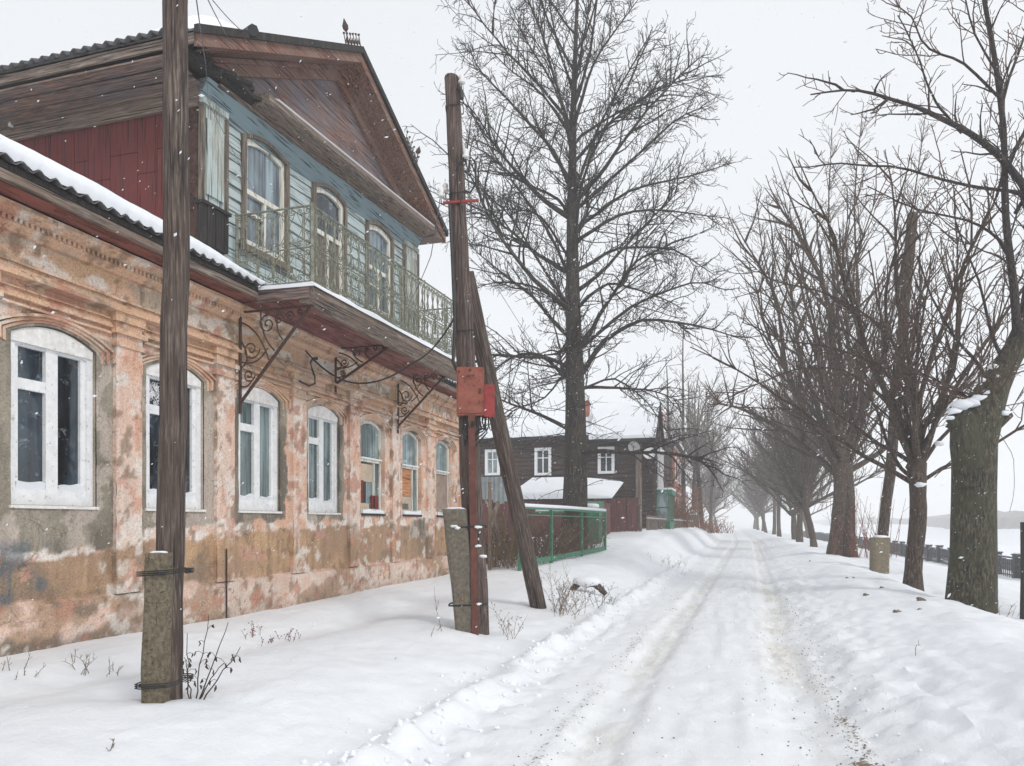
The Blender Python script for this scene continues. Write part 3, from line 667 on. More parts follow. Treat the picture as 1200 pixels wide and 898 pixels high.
# ---- lower eaves and roof
EX = -6.22
b = MB()
for i, (xa, xb) in enumerate(((-6.27, -6.39), (-6.395, -6.52))): b.box(xb, xa, WY0 - .1, WY1 + .25, 4.665, 4.69)
b.build('soffit', M['redsoffit'], house)
for a, c_ in ((WY0 - .1, 8.72), (14.55, WY1 + .25)):
    b = MB(); b.box(-6.27, EX, a, c_, 4.67, 4.76); b.build('fascia', M['greywood_y'], house)
    b = MB(); b.box(-6.27, EX + .01, a, c_, 4.765, 4.82); b.build('dark_batten', M['char'], house)
SL = 0.37
def lower_roof():
    yv = np.arange(WY0 - .2, WY1 + .4, .17 / 8); xv = np.array([-6.15, -6.3, -7, -9, -11.2]); wav = .028 * np.sin(2 * math.pi * yv / .17)
    v = []; 
    for x_ in xv:
        z = 4.845 + (-6.15 - x_) * SL; v += [(x_, y_, z + w_) for y_, w_ in zip(yv, wav)]
    nn = len(yv); f = []
    for j in range(len(xv) - 1): f += [(j * nn + i, j * nn + i + 1, (j + 1) * nn + i + 1, (j + 1) * nn + i) for i in range(nn - 1)]
    b = MB(); b.add(v, f)
    v2 = [(x_, y_, z_ - .012) for (x_, y_, z_) in v]; b.add(v2, f)
    b.add([v[i] for i in range(nn)] + [v2[i] for i in range(nn)], [(i, i + 1, nn + i + 1, nn + i) for i in range(nn - 1)])
    # back slope
    zt = 4.845 + (11.2 - 6.15) * SL; b.add([(-11.2, yv[0], zt), (-11.2, yv[-1], zt), (-16.2, yv[-1], 4.8), (-16.2, yv[0], 4.8)], [(0, 1, 2, 3)])
    b.add([(-6.2, WY1 + .05, 4.8), (-11.2, WY1 + .05, zt - .04), (-16, WY1 + .05, 4.8)], [(0, 1, 2)]); b.add([(-6.2, WY0 - .05, 4.8), (-11.2, WY0 - .05, zt - .04), (-16, WY0 - .05, 4.8)], [(0, 1, 2)])
    return b.build('roof', M['slate'], house, True)
roof = lower_roof()
def roof_snow(y0, y1, ends=True):
    yv = np.arange(y0, y1 + .01, .06); n_ = len(yv); th = .15 + .07 * fbm(yv * .6, yv * 0, oct=3, seed=200) + .02 * vnoise(yv * 3, yv * 0, seed=201)
    th = th * np.interp(yv, [y0, y0 + .15, 7.4, 8.6, 14.6, y1 - .1, y1], [.9, 1, 1, .45, .6, .9, .6])
    prof = [(0.0, .02, 0), (.03, .35, -.02), (.02, .7, 0), (-.06, .95, 0), (-.2, 1.02, 0), (-.6, 1.05, 0), (-1.5, 1.1, 0), (-3.2, 1.1, 0), (-5.0, 1.1, 0)]
    v = []
    for (ox, tt, oz) in prof:
        x_ = -6.15 + ox + .015 * (vnoise(yv * 5, yv * 0 + ox, seed=8) - .5); v += [(a, y_, 4.845 + (-ox) * SL + .03 * np.sin(2 * math.pi * y_ / .17) * (1 - tt) * .8 + .006 + t_ * tt) for a, y_, t_ in zip(x_, yv, th)]
    f = []
    for j in range(len(prof) - 1): f += [(j * n_ + i, j * n_ + i + 1, (j + 1) * n_ + i + 1, (j + 1) * n_ + i) for i in range(n_ - 1)]
    b = MB(); b.add(v, f)
    b.add([v[j * n_ + n_ - 1] for j in range(len(prof))] + [(-11.1, y1, 4.9)], [tuple(range(len(prof) + 1))])
    b.build('roof_snow', M['snow_roof'], roof, True)
roof_snow(WY0 - .2, WY1 + .38)

# ---- attic storey (it has sagged with age, so it is built square and then leaned by WARP)
def WARP(v):
    v = np.array(v, float); Y, z = v[:, 1], v[:, 2]
    v[:, 2] = z + (Y - 8.2) * (0.02 + 0.018 * np.clip(z - 4.8, 0, 9)) * sst(4.6, 4.8, z)
    v[:, 2] += .03 * (vnoise(Y * .9, v[:, 0] * .7, seed=301) - .5) * sst(4.8, 5.2, z); v[:, 0] += .03 * (vnoise(Y * .8 + 7, z * 1.1, seed=302) - .5) * sst(4.8, 5.2, z); return v
MY0, MY1, MYC = 8.08, 15.02, 11.50
UW = [(8.95, 10.07, 5.52, 7.09, .12, 'w'), (10.78, 11.84, 4.95, 7.07, .12, 'd'), (12.64, 13.76, 5.5, 7.05, .12, 'w')]
def clap(y0, y1, z0, z1, mb):
    h = .175; z = z0
    while z < z1 - .01:
        t = min(z + h, z1); mb.prism([(XF - .03, z), (XF + .022, z), (XF + .002, t - .012), (XF - .012, t - .004), (XF - .03, t)], y0, y1, 'y'); z += h
b = MB()
ycuts = [8.59] + [q for u_ in UW for q in u_[:2]] + [14.29]
for i in range(0, len(ycuts), 2): clap(ycuts[i], ycuts[i + 1], 4.9, 7.24, b)
for (a, c_, z0, zs, rise, k_) in UW:
    clap(a, c_, zs + rise - .04, 7.24, b)
    if z0 > 5: clap(a, c_, 4.9, z0, b)
b.build('blue_siding', M['blue'], house, warp=WARP)
b = MB(); b.box(XF - 7, XF - .25, MY0 + .1, MY1 - .1, 4.7, 7.5); b.build('attic_core', M['char'], house, warp=WARP)
b = MB(); b.box(XF - .02, XF + .03, 8.59, 14.29, 7.10, 7.2); b.prism([(XF - .02, 7.2), (XF + .03, 7.2), (XF + .16, 7.43), (XF - .02, 7.43)], MY0, MY1, 'y'); b.build('blue_frieze', M['blue_deep'], house, warp=WARP)
for (a, c_, k_) in ((8.08, 8.59, 0), (14.29, 15.02, 1)):
    b = MB(); b.box(XF - .03, XF + .05, a + .02, c_ - .02, 5.82 if not k_ else 4.9, 7.2); b.box(XF - .0, XF + .075, a + .09, c_ - .09, 5.95 if not k_ else 5.1, 6.95)
    b.box(XF - .03, XF + .085, a, c_, 7.12, 7.2)
    p_ = b.build('corner_pilaster', M['blue_z'], house, warp=WARP)
    t_ = MB(); t_.box(XF - .03, XF + .09, c_ - .045, c_ + .0, 5.8 if not k_ else 4.9, 7.1); t_.box(XF - .03, XF + .09, a, a + .04, 5.8 if not k_ else 4.9, 7.1)
    t_.build('edge_batten', M['olive'], p_, warp=WARP)
b = MB()
for i in range(6): b.box(XF - .03, XF + .10 + .01 * (i % 2), 8.06 + i * .085, 8.06 + i * .085 + .078, 5.28, 5.79)
b.box(XF - .05, XF + .13, 8.04, 8.60, 5.79, 5.83); b.build('blackened_pedestal', M['char'], house, warp=WARP)
for wi, (a, c_, z0, zs, rise, k_) in enumerate(UW):
    yc = (a + c_) / 2; W_ = c_ - a
    b = MB(); b.ring(outline(yc, W_ + .03, z0, zs, rise), outline(yc, W_ - .11, z0 + (.05 if k_ == 'w' else 0), zs - .03, rise - .02), XF - .03, XF + .075)
    b.box(XF + .02, XF + .10, yc - W_ / 2 - .06, yc + W_ / 2 + .06, z0 - .05, z0 + .03) if k_ == 'w' else None
    fr = b.build('window' if k_ == 'w' else 'balcony_door', M['olive'], house, warp=WARP)
    s_ = MB(); iw = W_ - .12; s_.ring(outline(yc, iw, z0 + .05, zs - .03, rise - .025), outline(yc, iw - .15, z0 + .14, zs - .10, rise - .04), XF - .05, XF + .02)
    zt = z0 + .78 if k_ == 'w' else 6.35
    s_.box(XF - .05, XF + .024, yc - iw / 2 + .05, yc + iw / 2 - .05, zt, zt + .07)
    s_.box(XF - .05, XF + .022, yc - .025, yc + .025, z0 + .13, zt)
    if k_ == 'w': s_.box(XF - .05, XF + .018, yc - iw / 2 + .05, yc - .02, zt - .27, zt - .23)
    s_.build('sash', M['cream'], fr, warp=WARP)
    if k_ == 'w' :
        g = MB(); g.prism(outline(yc, iw - .1, z0 + .1, zs - .08, rise - .05), XF - .03, XF - .022); g.build('pane', M['glass_blue'], fr, warp=WARP)
    else:
        g = MB(); g.prism(outline(yc, iw - .1, 6.4, zs - .08, rise - .05), XF - .03, XF - .022); g.build('pane', M['glass_dark'], fr, warp=WARP)
        g = MB()
        for i in range(8): g.box(XF - .03, XF - .005, yc - iw / 2 + .05 + i * (iw - .1) / 8, yc - iw / 2 + .05 + (i + .94) * (iw - .1) / 8, z0, 6.38)
        g.build('door_leaf', M['olive'], fr, warp=WARP)
# red side wall, far side wall
b = MB(); x_ = XF - .02; i = 0
while x_ > -13.5:
    wd = (.24, .42, .30, .46, .38)[i % 5]; b.box(x_ - wd + .008, x_, MY0, MY0 + .04 - .006 * (i % 2), 4.9, 6.3 + .3 * (i % 2)); b.box(x_ - wd + .008, x_, MY0, MY0 + .04 - .006 * ((i + 1) % 2), 6.308 + .3 * (i % 2), 7.1); x_ -= wd; i += 1
b.build('red_side_wall', M['red'], house, warp=WARP)
b = MB(); b.box(XF - .12, XF + .0, MY0 - .025, MY0 + .02, 5.0, 7.1); b.build('corner_post', M['log_y'], house, warp=WARP)
b = MB()
for i in range(14): b.box(-13.5, XF - .02, MY1 - .04, MY1 + .01 * (i % 2), 4.95 + i * .16, 4.95 + i * .16 + .152)
b.build('far_side_wall', M['greywood_x'], house, warp=WARP)
# attic roof
YL, YR = 7.40, 15.46; ZE, ZA = 7.56, 9.42; SLP = (ZA - ZE) / (MYC - YL)
SLR = (ZA - ZE) / (YR - MYC)
def band2(mb, off0, off1, x0, x1, yl=YL, yr=YR):
    """band following both roof slopes between two heights under the roof line"""
    zl = lambda y: ZA - (MYC - y) * SLP if y < MYC else ZA - (y - MYC) * SLR
    for (a, c_) in ((yl, MYC), (MYC, yr)):
        mb.prism([(a, zl(a) + off0), (c_, zl(c_) + off0), (c_, zl(c_) + off1), (a, zl(a) + off1)], x0, x1, 'x')
b = MB(); band2(b, .0, .05, -13.8, -6.12); 
aroof = b.build('attic_roof', M['slate'], house, warp=WARP)
b = MB(); band2(b, -.02, .085, -6.17, -6.11, YL - .03, YR + .02); b.build('verge_trim', M['char'], house, warp=WARP)
b = MB()
yv = np.arange(-13.6, -6.3, .17 / 8)   # wavy slate edge along the left eave
nn = len(yv); v = []
for (y_, z_) in ((YL - .08, ZE + .05), (YL + .3, ZE + .23)):
    for off in (0, -.02): v += [(x_, y_, z_ + off + .03 * math.sin(2 * math.pi * x_ / .17)) for x_ in yv]
f = [(i, i + 1, 2 * nn + i + 1, 2 * nn + i) for i in range(nn - 1)] + [(nn + i, nn + i + 1, 3 * nn + i + 1, 3 * nn + i) for i in range(nn - 1)] + [(i, i + 1, nn + i + 1, nn + i) for i in range(nn - 1)]
b.add(v, f); b.build('slate_edge', M['slate'], aroof, True, warp=WARP)
b = MB(); band2(b, -.17, -.018, -6.215, -6.16, YL + .02, YR - .02); b.build('rake_board', M['brown_y'], house, warp=WARP)
b = MB()
for i in range(3): band2(b, -.165, -.15, -6.37 - i * .155, -6.222 - i * .155, YL + .3, YR - .3)
b.build('rake_soffit', M['brown_y'], house, warp=WARP)
b = MB(); band2(b, -.40, -.168, -6.69, -6.60, YL + .75, YR - .75); band2(b, -.24, -.168, -6.60, -6.55, YL + .75, YR - .75); b.build('tympanum_moulding', M['brown_y'], house, warp=WARP)
b = MB(); z = 7.5
while z < ZA - .36:
    zt_ = min(z + .15, ZA - .35)
    ya, yb = MYC - (ZA - .3 - z) / SLP, MYC + (ZA - .3 - z) / SLR; ya2, yb2 = MYC - (ZA - .3 - zt_) / SLP, MYC + (ZA - .3 - zt_) / SLR
    b.prism([(ya, z), (yb, z), (yb2, zt_ - .006), (ya2, zt_ - .006)], -6.74, -6.67 - .004 * (int(z * 20) % 2), 'x'); z += .15
b.build('tympanum', M['tymp'], house, warp=WARP)
# horizontal cornice
b = MB(); b.prism([(-6.7, 7.44), (-6.42, 7.44), (-6.26, 7.47), (-6.22, 7.50), (-6.22, 7.58), (-6.26, 7.60), (-6.7, 7.66)], 8.95, YR - .03, 'y')
b.box(-6.56, -6.5, MY0 + .2, MY1 - .05, 7.40, 7.44)
b.build('horizontal_cornice', M['greywood_y'], house, warp=WARP)
b = MB(); b.prism([(-6.7, 7.46), (-6.5, 7.46), (-6.45, 7.5), (-6.44, 7.58), (-6.7, 7.62)], YL + .1, 8.93, 'y')
for i in range(9): y_ = 7.6 + i * .17; b.beam((-6.5 + rnd.uniform(-.05, .1), y_, 7.55), (-6.32 + rnd.uniform(-.08, .12), y_ + rnd.uniform(.1, .4), 7.52 + rnd.uniform(-.1, .12)), .08, .05)
b.build('rotted_cornice', M['char'], house, warp=WARP)
b = MB(); b.prism([(-6.68, 7.665), (-6.6, 7.665), (-6.24, 7.602), (-6.225, 7.62), (-6.3, 7.65), (-6.6, 7.70)], 9.2, YR - .2, 'y'); b.build('ledge_snow', M['snow'], house, warp=WARP)
# boxed eave on the camera side
b = MB(); b.box(-13.6, -6.2, YL, YL + .03, 7.44, 7.58); b.build('eave_fascia', M['greywood_x'], house, warp=WARP)
b = MB()
for i in range(3): b.box(-13.6, -6.60, YL + .035 + i * .21, YL + .035 + i * .21 + .202, 7.37 - .035 * i, 7.395 - .035 * i)
b.build('eave_soffit', M['brown_x'], house, warp=WARP)
b = MB(); b.box(-13.6, -6.68, MY0 - .03, MY0 - .002, 7.06, 7.33); b.box(-13.6, -6.68, MY0 - .07, MY0 - .032, 7.05, 7.11); b.box(-13.6, -6.68, MY0 - .09, MY0 - .033, 7.26, 7.30); b.build('eave_frieze', M['greywood_x'], house, warp=WARP)
b = MB(); b.box(-13.6, -6.2, YR - .45, YR, 7.42, 7.52); b.build('far_eave', M['brown_x'], house, warp=WARP)
# snow on the attic roof
b = MB(); xv = np.linspace(-13.6, -6.2, 40); yv = np.linspace(YL + .05, MYC - .2, 26); Xg, Yg = np.meshgrid(xv, yv)
th = .05 + .28 * np.exp(-((Xg + 6.75) / .45) ** 2 - ((Yg - 8.15) / .5) ** 2) + .08 * fbm(Xg, Yg, oct=3, seed=210); edge = np.minimum(1, np.minimum((Xg - xv[0]) / .2, np.minimum((xv[-1] - Xg) / .15, np.minimum((Yg - yv[0]) / .12, (yv[-1] - Yg) / .3))))
Zg = ZA + .05 - (MYC - Yg) * SLP + th * np.clip(edge, 0, 1) ** .5 - .02 * (edge <= 0); i_ = np.arange(Xg.size).reshape(Xg.shape)
b.add(np.stack([Xg, Yg, Zg], -1).reshape(-1, 3), np.stack([i_[:-1, :-1], i_[:-1, 1:], i_[1:, 1:], i_[1:, :-1]], -1).reshape(-1, 4).tolist()); b.build('attic_roof_snow', M['snow_roof'], aroof, True, warp=WARP)
b = MB(); b.tube([(-6.05, 8.35, 8.1), (-6.2, 8.52, 8.19), (-6.5, 8.62, 8.22)], [.075, .085, .05], 7); b.build('roof_end_roll', M['black'], aroof, warp=WARP)

# cresting on the verge
def spiral(c, r, turns, start, ax1, ax2, n_=14, sgn=1, rmin=.15):
    c = np.array(c, float); a1, a2 = np.array(ax1, float), np.array(ax2, float); out = []
    for i in range(n_ + 1):
        t = i / n_; rr = r * (rmin + (1 - rmin) * t); an = start + sgn * turns * 2 * math.pi * (t - 1); out.append(c + rr * (math.cos(an) * a1 + math.sin(an) * a2))
    return out
def cresting(yc, side, L, label):
    sl = SLP if side < 0 else -SLR; t = np.array((0, 1, sl)); t /= np.linalg.norm(t); nrm = np.array((0, -t[2], t[1]))
    z = ZA + .08 - (abs(yc - MYC)) * (SLP if side < 0 else SLR); o = np.array((-6.14, yc, z)); b = MB()
    b.tube([o - t * L / 2, o + t * L / 2], .012, 4)
    k = 5
    for i in range(k + 1):
        p = o + t * (i / k - .5) * L; b.tube([p, p + nrm * .17], .008, 4); b.blob(p + nrm * .18, .022, i, 1)
        if i < k:
            q = p + t * L / k / 2
            for s_ in (-1, 1): b.tube(spiral(q + t * s_ * .02 + nrm * .06, .035, 1, 0, t, nrm, 9, s_), .007, 3)
            b.tube([p, q + nrm * .12, p + t * L / k], .007, 3)
    e = o - t * L * .32 if side < 0 else o + t * L * .42
    b.tube([e, e + nrm * .30], .012, 4); b.tube([e + nrm * .2, e + nrm * .24, e + nrm * .29, e + nrm * .33, e + nrm * .39], [.01, .045, .05, .03, .005], 6)
    c = b.build('iron_cresting', M['iron'], house, warp=WARP); c['label'] = label
cresting(11.2, -1, .55, 'iron cresting beside the gable peak'); cresting(13.55, 1, .6, 'iron cresting on the far slope of the gable')

# ---- balcony
BX = -5.40; BY0, BY1 = 8.74, 14.45
b = MB(); b.prism([(XF + .02, 4.70), (BX - .03, 4.66), (BX - .03, 4.775), (XF + .02, 4.80)], BY0, BY1, 'y')
balc = b.build('balcony', M['brown_x'], house, warp=WARP)
b = MB(); x_ = XF + .03; i = 0
while x_ < BX - .22: b.box(x_, min(x_ + .145, BX - .2), BY0 + .01, BY1, 4.63 + .004 * (i % 2), 4.657); x_ += .15; i += 1
b.build('balcony_underside', M['redsoffit_x'], balc, warp=WARP)
b = MB(); b.prism([(BX - .20, 4.575), (BX - .10, 4.56), (BX + .02, 4.68), (BX + .02, 4.775), (BX - .02, 4.775), (BX - .06, 4.72), (BX - .12, 4.64), (BX - .20, 4.61)], BY0 - .02, BY1 + .02, 'y'); b.build('edge_boards', M['greywood_y'], balc, warp=WARP)
b = MB(); b.box(XF + .45, BX - .03, BY0 - .045, BY0 - .022, 4.62, 4.77); b.build('end_board', M['brown_x'], balc, warp=WARP)
b = MB(); n_ = 70; yv = np.linspace(BY0 - .06, BY1 + .04, n_); h_ = .035 + .035 * vnoise(yv * 2.3, yv * 0, seed=77); sag = .02 * (vnoise(yv * 3, yv * 0, seed=78) - .5)
pr = [(.05, -.02, 0), (.055, .0, .5), (.02, .0, 1), (-.3, .0, .9), (-1.25, .03, .8)]
v = []
for (ox, oz, k_) in pr: v += [(BX + ox + s2_, y_, 4.78 + oz + k_ * hh_) for y_, hh_, s2_ in zip(yv, h_, sag)]
b.add(v, [(j * n_ + i, j * n_ + i + 1, (j + 1) * n_ + i + 1, (j + 1) * n_ + i) for j in range(4) for i in range(n_ - 1)])
b.add([v[j * n_] for j in range(5)] + [(BX - 1.25, yv[0], 4.78)], [tuple(range(6))]); b.build('balcony_snow', M['snow'], balc, True, warp=WARP)
b = MB(); RZ0, RZM, RZT = 4.84, 5.30, 5.85
def post(x, y, r=.022): b.tube([(x, y, 4.76), (x, y, RZT + .03)], r, 6)
post(BX, BY0 - .02, .03); post(BX, 11.55, .026); post(BX, BY1, .03); post(XF + .12, BY0 - .02, .02)
post(BX, 9.55, .012); post(BX, 10.6, .012); post(BX, 12.5, .012); post(BX, 13.5, .012); post(XF + .1, BY1)
def rails(p, q):
    for z_, r_ in ((RZ0, .009), (RZM, .012), (RZT, .016)): b.tube([(p[0], p[1], z_), (q[0], q[1], z_)], r_, 5)
    L = math.dist(p, q); k = round(L / .235); t = np.array(((q[0] - p[0]) / L, (q[1] - p[1]) / L, 0)); up = np.array((0, 0, 1.))
    for i in range(k):
        c = np.array((p[0], p[1], 0)) + t * L * (i + .5) / k; hwid = L / k / 2
        b.tube([c + up * RZ0, c + up * RZT], .007, 4)
        e_ = c + t * hwid; b.tube([e_ + up * RZ0, e_ + up * RZM], .005, 3)
        for (z0, z1) in ((RZ0, RZM), (RZM, RZT)):
            for s_ in (-1, 1):
                r_ = .045; top = spiral(c + t * s_ * .058 + up * (z1 - .06), r_, 1.35, math.pi * 1.15, t * s_, up, 12, -1)
                bot = spiral(c + t * s_ * .058 + up * (z0 + .06), r_, 1.35, math.pi * .85, t * s_, up, 12, 1)
                b.tube(top + [c + t * s_ * .012 + up * (z0 + z1) / 2] + bot[::-1], .0085, 4, False)
                b.tube([c + t * s_ * hwid * .95 + up * (z0 + (z1 - z0) * .12), c + t * s_ * .01 + up * (z0 + z1) / 2, c + t * s_ * hwid * .95 + up * (z1 - (z1 - z0) * .12)], .0065, 3, False)
rails((XF + .1, BY0 - .02), (BX, BY0 - .02)); rails((BX, BY0 - .02), (BX, BY1)); rails((XF + .1, BY1), (BX, BY1))
b.build('railing', M['rail'], balc, warp=WARP)
def bracket(y, zb, zt, xo, label):
    b = MB(); xw = XF + .09; t = np.array((1., 0, 0)); up = np.array((0, 0, 1.))
    b.box(xw - .012, xw + .012, y - .02, y + .02, zb - .15, zt); b.box(xw, xo + .05, y - .02, y + .02, zt - .02, zt)
    b.beam((xw, y, zb), (xo, y, zt - .02), .04, .022, (0, 1, 0))
    H_, W_ = zt - zb, xo - xw
    sc = min(H_, W_)
    def sp(fx, fz, r, st, sg, turns=1.5): b.tube(spiral((xw + fx * W_, y, zt - fz * H_), r * sc, turns, st, t, up, 18, sg), .0115, 4)
    sp(.16, .42, .13, 0, 1); sp(.40, .16, .12, math.pi / 2, -1); sp(.13, .70, .09, 0, 1); sp(.72, .1, .07, math.pi, 1); sp(.56, .12, .07, 0, -1); sp(.86, .06, .045, 0, 1)
    def arc(a, b__, c): 
        P = [np.array(a) * (1 - s) ** 2 + 2 * s * (1 - s) * np.array(b__) + s * s * np.array(c) for s in np.linspace(0, 1, 10)]
        b.tube([(xw + q[0] * W_, y, zt - q[1] * H_) for q in P], .012, 4)
    arc((.02, .12), (.28, .2), (.42, .55)); arc((.02, .55), (.25, .62), (.40, .42)); arc((.30, .02), (.30, .3), (.50, .45)); arc((.55, .02), (.5, .25), (.62, .34)); arc((.02, .82), (.12, .84), (.17, .76)); arc((.0, .3), (.2, .55), (.0, .62))
    o = b.build('balcony_bracket', M['iron'], house, warp=None); o['label'] = label
bracket(8.83, 3.28, 4.56, -5.50, 'tall scrolled iron bracket at the near end'); bracket(11.43, 4.02, 4.64, -5.55, 'short scrolled iron bracket in the middle'); bracket(13.94, 3.60, 4.68, -5.50, 'scrolled iron bracket at the far end')

# wall hook with insulators
b = MB(); hk = thing('wall_hook', 'rusty S-shaped iron cable hook on the house wall under the balcony', 'wall hook', (XF, 10.45, 4.05))
P = [(0.0, 10.33, 3.92), (.12, 10.33, 3.84), (.2, 10.42, 3.80), (.22, 10.55, 3.86), (.2, 10.58, 3.98), (.2, 10.5, 4.08), (.2, 10.45, 4.18), (.2, 10.52, 4.26), (.2, 10.62, 4.28)]
b.tube([(XF + x_, y_, z_) for x_, y_, z_ in P], .016, 6); b.blob((XF + .2, 10.62, 4.28), .035, 1, 1); b.build('hook', M['iron'], hk)
b = MB(); b.tube([(XF + .02, 10.33, 3.95), (XF + .02, 10.33, 3.8)], .03, 6); b.build('wall_plate', M['iron'], hk)
ins = thing('insulator', 'small white insulator on the red side wall under the eaves', 'insulator', tuple(at(67, 178, 11.2)))
c_ = at(67, 178, 11.2); yb = MY0 - .02
b = MB(); b.tube([(c_[0], yb + .1, c_[2] - .04), (c_[0], yb - .05, c_[2] - .04), (c_[0], yb - .05, c_[2])], .008, 4); b.build('pin', M['iron'], ins)
b = MB(); b.tube([(c_[0], yb - .05, c_[2] + q * .09) for q in (0, .3, .4, .6, .8, 1)], [.035, .035, .02, .03, .03, .015], 8); b.build('porcelain_bell', M['porcelain'], ins)
b = MB()  # downspout bracket rod in the wall base
b.tube([(XF + .08, 8.55, .3), (XF + .08, 8.55, 1.25)], .012, 5); tag(b.build('ground_rod', M['iron']), 'thin rusty rod standing against the house wall base', 'rod')

# ------------------------------------------------------------------ poles
def wob_line(a, b_, n_, amp, seed):
    a, b_ = np.array(a, float), np.array(b_, float); t = np.linspace(0, 1, n_)[:, None]
    r = np.random.RandomState(seed); w = np.cumsum(r.normal(0, 1, (n_, 3)), 0); w -= w[0] + (w[-1] - w[0]) * t; w[:, 2] = 0
    return a + (b_ - a) * t + w * amp
def gz(x, y): return float(ground_z(np.array([x]), np.array([y]))[0])
def rough_tube(mb, P, r0, r1, sides=14, seed=1, amp=.08):
    r = np.random.RandomState(seed); n0 = mb.n; mb.tube(P, np.linspace(r0, r1, len(P)), sides)
    v = mb.v[-1]; k = len(P); a = r.normal(0, 1, sides) * amp; c = np.repeat(np.asarray(P), sides, 0)
    g = 1 + np.tile(a, k) + r.normal(0, amp * .25, k * sides); mb.v[-1] = c + (v - c) * g[:, None]
# near pole
pa = (-3.80, 4.36); za = gz(*pa)
A = thing('utility_pole', 'near weathered wooden pole bound to a mossy concrete stub, left in front of the house', 'utility pole', (pa[0], pa[1], za), 'wooden utility poles along the street')
b = MB(); top = at(212.5, -260, 5.28); base = at(196.5, 860, 5.28); rough_tube(b, wob_line(base, top, 22, .006, 3), .098, .075, 16, 3, .05); b.build('pole', M['pole'], A, True)
def stub(mb, base, top, w0, w1, d, rot):
    for_ = np.array((math.cos(rot), math.sin(rot), 0)); sd_ = np.array((-math.sin(rot), math.cos(rot), 0)); v = []
    n_ = 9
    for i in range(n_):
        t = i / (n_ - 1); c = base + (top - base) * t; w_ = w0 + (w1 - w0) * t; 
        for (a, e) in ((-.5, -.38), (-.38, -.5), (.38, -.5), (.5, -.38), (.5, .38), (.38, .5), (-.38, .5), (-.5, .38)):
            j = .006; v.append(c + for_ * (a * w_ + rs.uniform(-j, j)) + sd_ * (e * d + rs.uniform(-j, j)))
    mb.add(v, [(8 * i + k, 8 * i + (k + 1) % 8, 8 * i + 8 + (k + 1) % 8, 8 * i + 8 + k) for i in range(n_ - 1) for k in range(8)] + [tuple(range(8 * n_ - 8, 8 * n_))])
b = MB(); s0 = at(182, 835, 5.1); s0[2] -= .2; s1 = at(186, 648, 5.1); stub(b, s0, s1, .165, .145, .13, TH); b.build('concrete_stub', M['concrete'], A)
def binding(z, cx, cy, rx, ry, parent, thick=.008, turns=3, rot=TH):
    b = MB(); P = []
    for i in range(turns * 18 + 1):
        a = i / 18 * 2 * math.pi; x_, y_ = rx * max(-1, min(1, 1.25 * math.cos(a))), ry * max(-1, min(1, 1.25 * math.sin(a)))
        P.append((cx + x_ * math.cos(rot) - y_ * math.sin(rot), cy + x_ * math.sin(rot) + y_ * math.cos(rot), z + i / 18 * .013 + .01 * math.cos(a)))
    b.tube(P, thick, 4); return b.build('wire_binding', M['black'], parent)
cxa, cya = (s0[0] + base[0]) / 2 + .03, (s0[1] + base[1]) / 2 + .01
binding(at(190, 674, 5.15)[2], cxa, cya, .138, .182, A, .0045, 3); binding(at(190, 803, 5.15)[2], cxa - .01, cya, .142, .185, A, .0045, 3)
b = MB(); b.blob(s1 + np.array((.0, .0, .0)), (.055, .05, .014), 4, 2, 1, .25); b.build('snow_cap', M['snow'], A, True)

# second pole with brace, boxes and steel channel
B = thing('utility_pole', 'braced wooden pole carrying rust-brown and red metal boxes, in front of the balcony end', 'utility pole', tuple(at(556, 735, 9.7)), 'wooden utility poles along the street')
DB = 9.75
bb = at(561, 742, DB + .05); bb[2] -= .3; bt = at(529, 92, DB)
b = MB(); Pm = wob_line(bb, bt, 26, .006, 8); rough_tube(b, Pm, .150, .092, 14, 9, .06); b.blob(bt, .092, 3, 2, .6, .05); b.build('pole', M['pole_red'], B, True)
b = MB(); s0 = at(548, 760, DB - .15); s1 = at(533, 597, DB - .15); stub(b, s0, s1, .25, .31, .18, TH); b.build('concrete_stub', M['concrete_grey'], B)
b = MB(); s2 = s1 + np.array((0, 0, .003)); b.blob((s2[0], s2[1], s2[2]), (.13, .08, .025), 4, 2); b.build('snow_cap', M['snow'], B, True)
q0, q1 = Vector(at(632, 716, 12.5)), Vector(at(546, 320, 9.95)); b = MB(); rough_tube(b, wob_line((0, 0, 0), (0, 0, (q1 - q0).length), 20, .0015, 12), .136, .110, 16, 13, .03)
br_ = b.build('brace', M['pole'], None, True); br_.parent = B; br_.location = q0 - B.location; br_.rotation_euler = (q1 - q0).to_track_quat('Z', 'Y').to_euler()
b = MB(); a0, a1 = at(557, 752, DB - .26), at(552, 470, DB - .20)
b.beam(a0, a1, .085, .012, (-SN, CS, 0)); 
for s_ in (-1, 1):
    o = np.array((CS, SN, 0)) * .04 * s_ + np.array((SN, -CS, 0)) * -.03; b.beam(a0 + o, a1 + o, .008, .06, (-SN, CS, 0))
b.build('steel_channel', M['rust_pipe'], B)
for z_ in (619, 709):
    c_ = at(551, z_, DB - .05); binding(c_[2], c_[0] - .03, c_[1], .25, .20, B, .006, 2)
b = MB()
for i, (u, v_) in enumerate(((536, 619), (560, 640), (566, 652), (561, 708), (532, 617), (560, 618))): c_ = at(u, v_, DB - .24); b.blob(c_, (.035 + .01 * (i % 3), .03, .018), i, 2, 1, .35)
b.build('clinging_snow', M['snow'], B, True)
def framebox(u0, u1, v0, v1, d, dep):
    p, q = at(u0, v1, d), at(u1, v0, d); w_ = math.hypot(q[0] - p[0], q[1] - p[1]); m_ = Matrix.Translation(Vector(p)) @ Matrix.Rotation(TH, 4, 'Z'); return m_, w_, q[2] - p[2]
MM, w_, h_ = framebox(535, 567, 430, 487, DB - .2, .2)
b = MB()
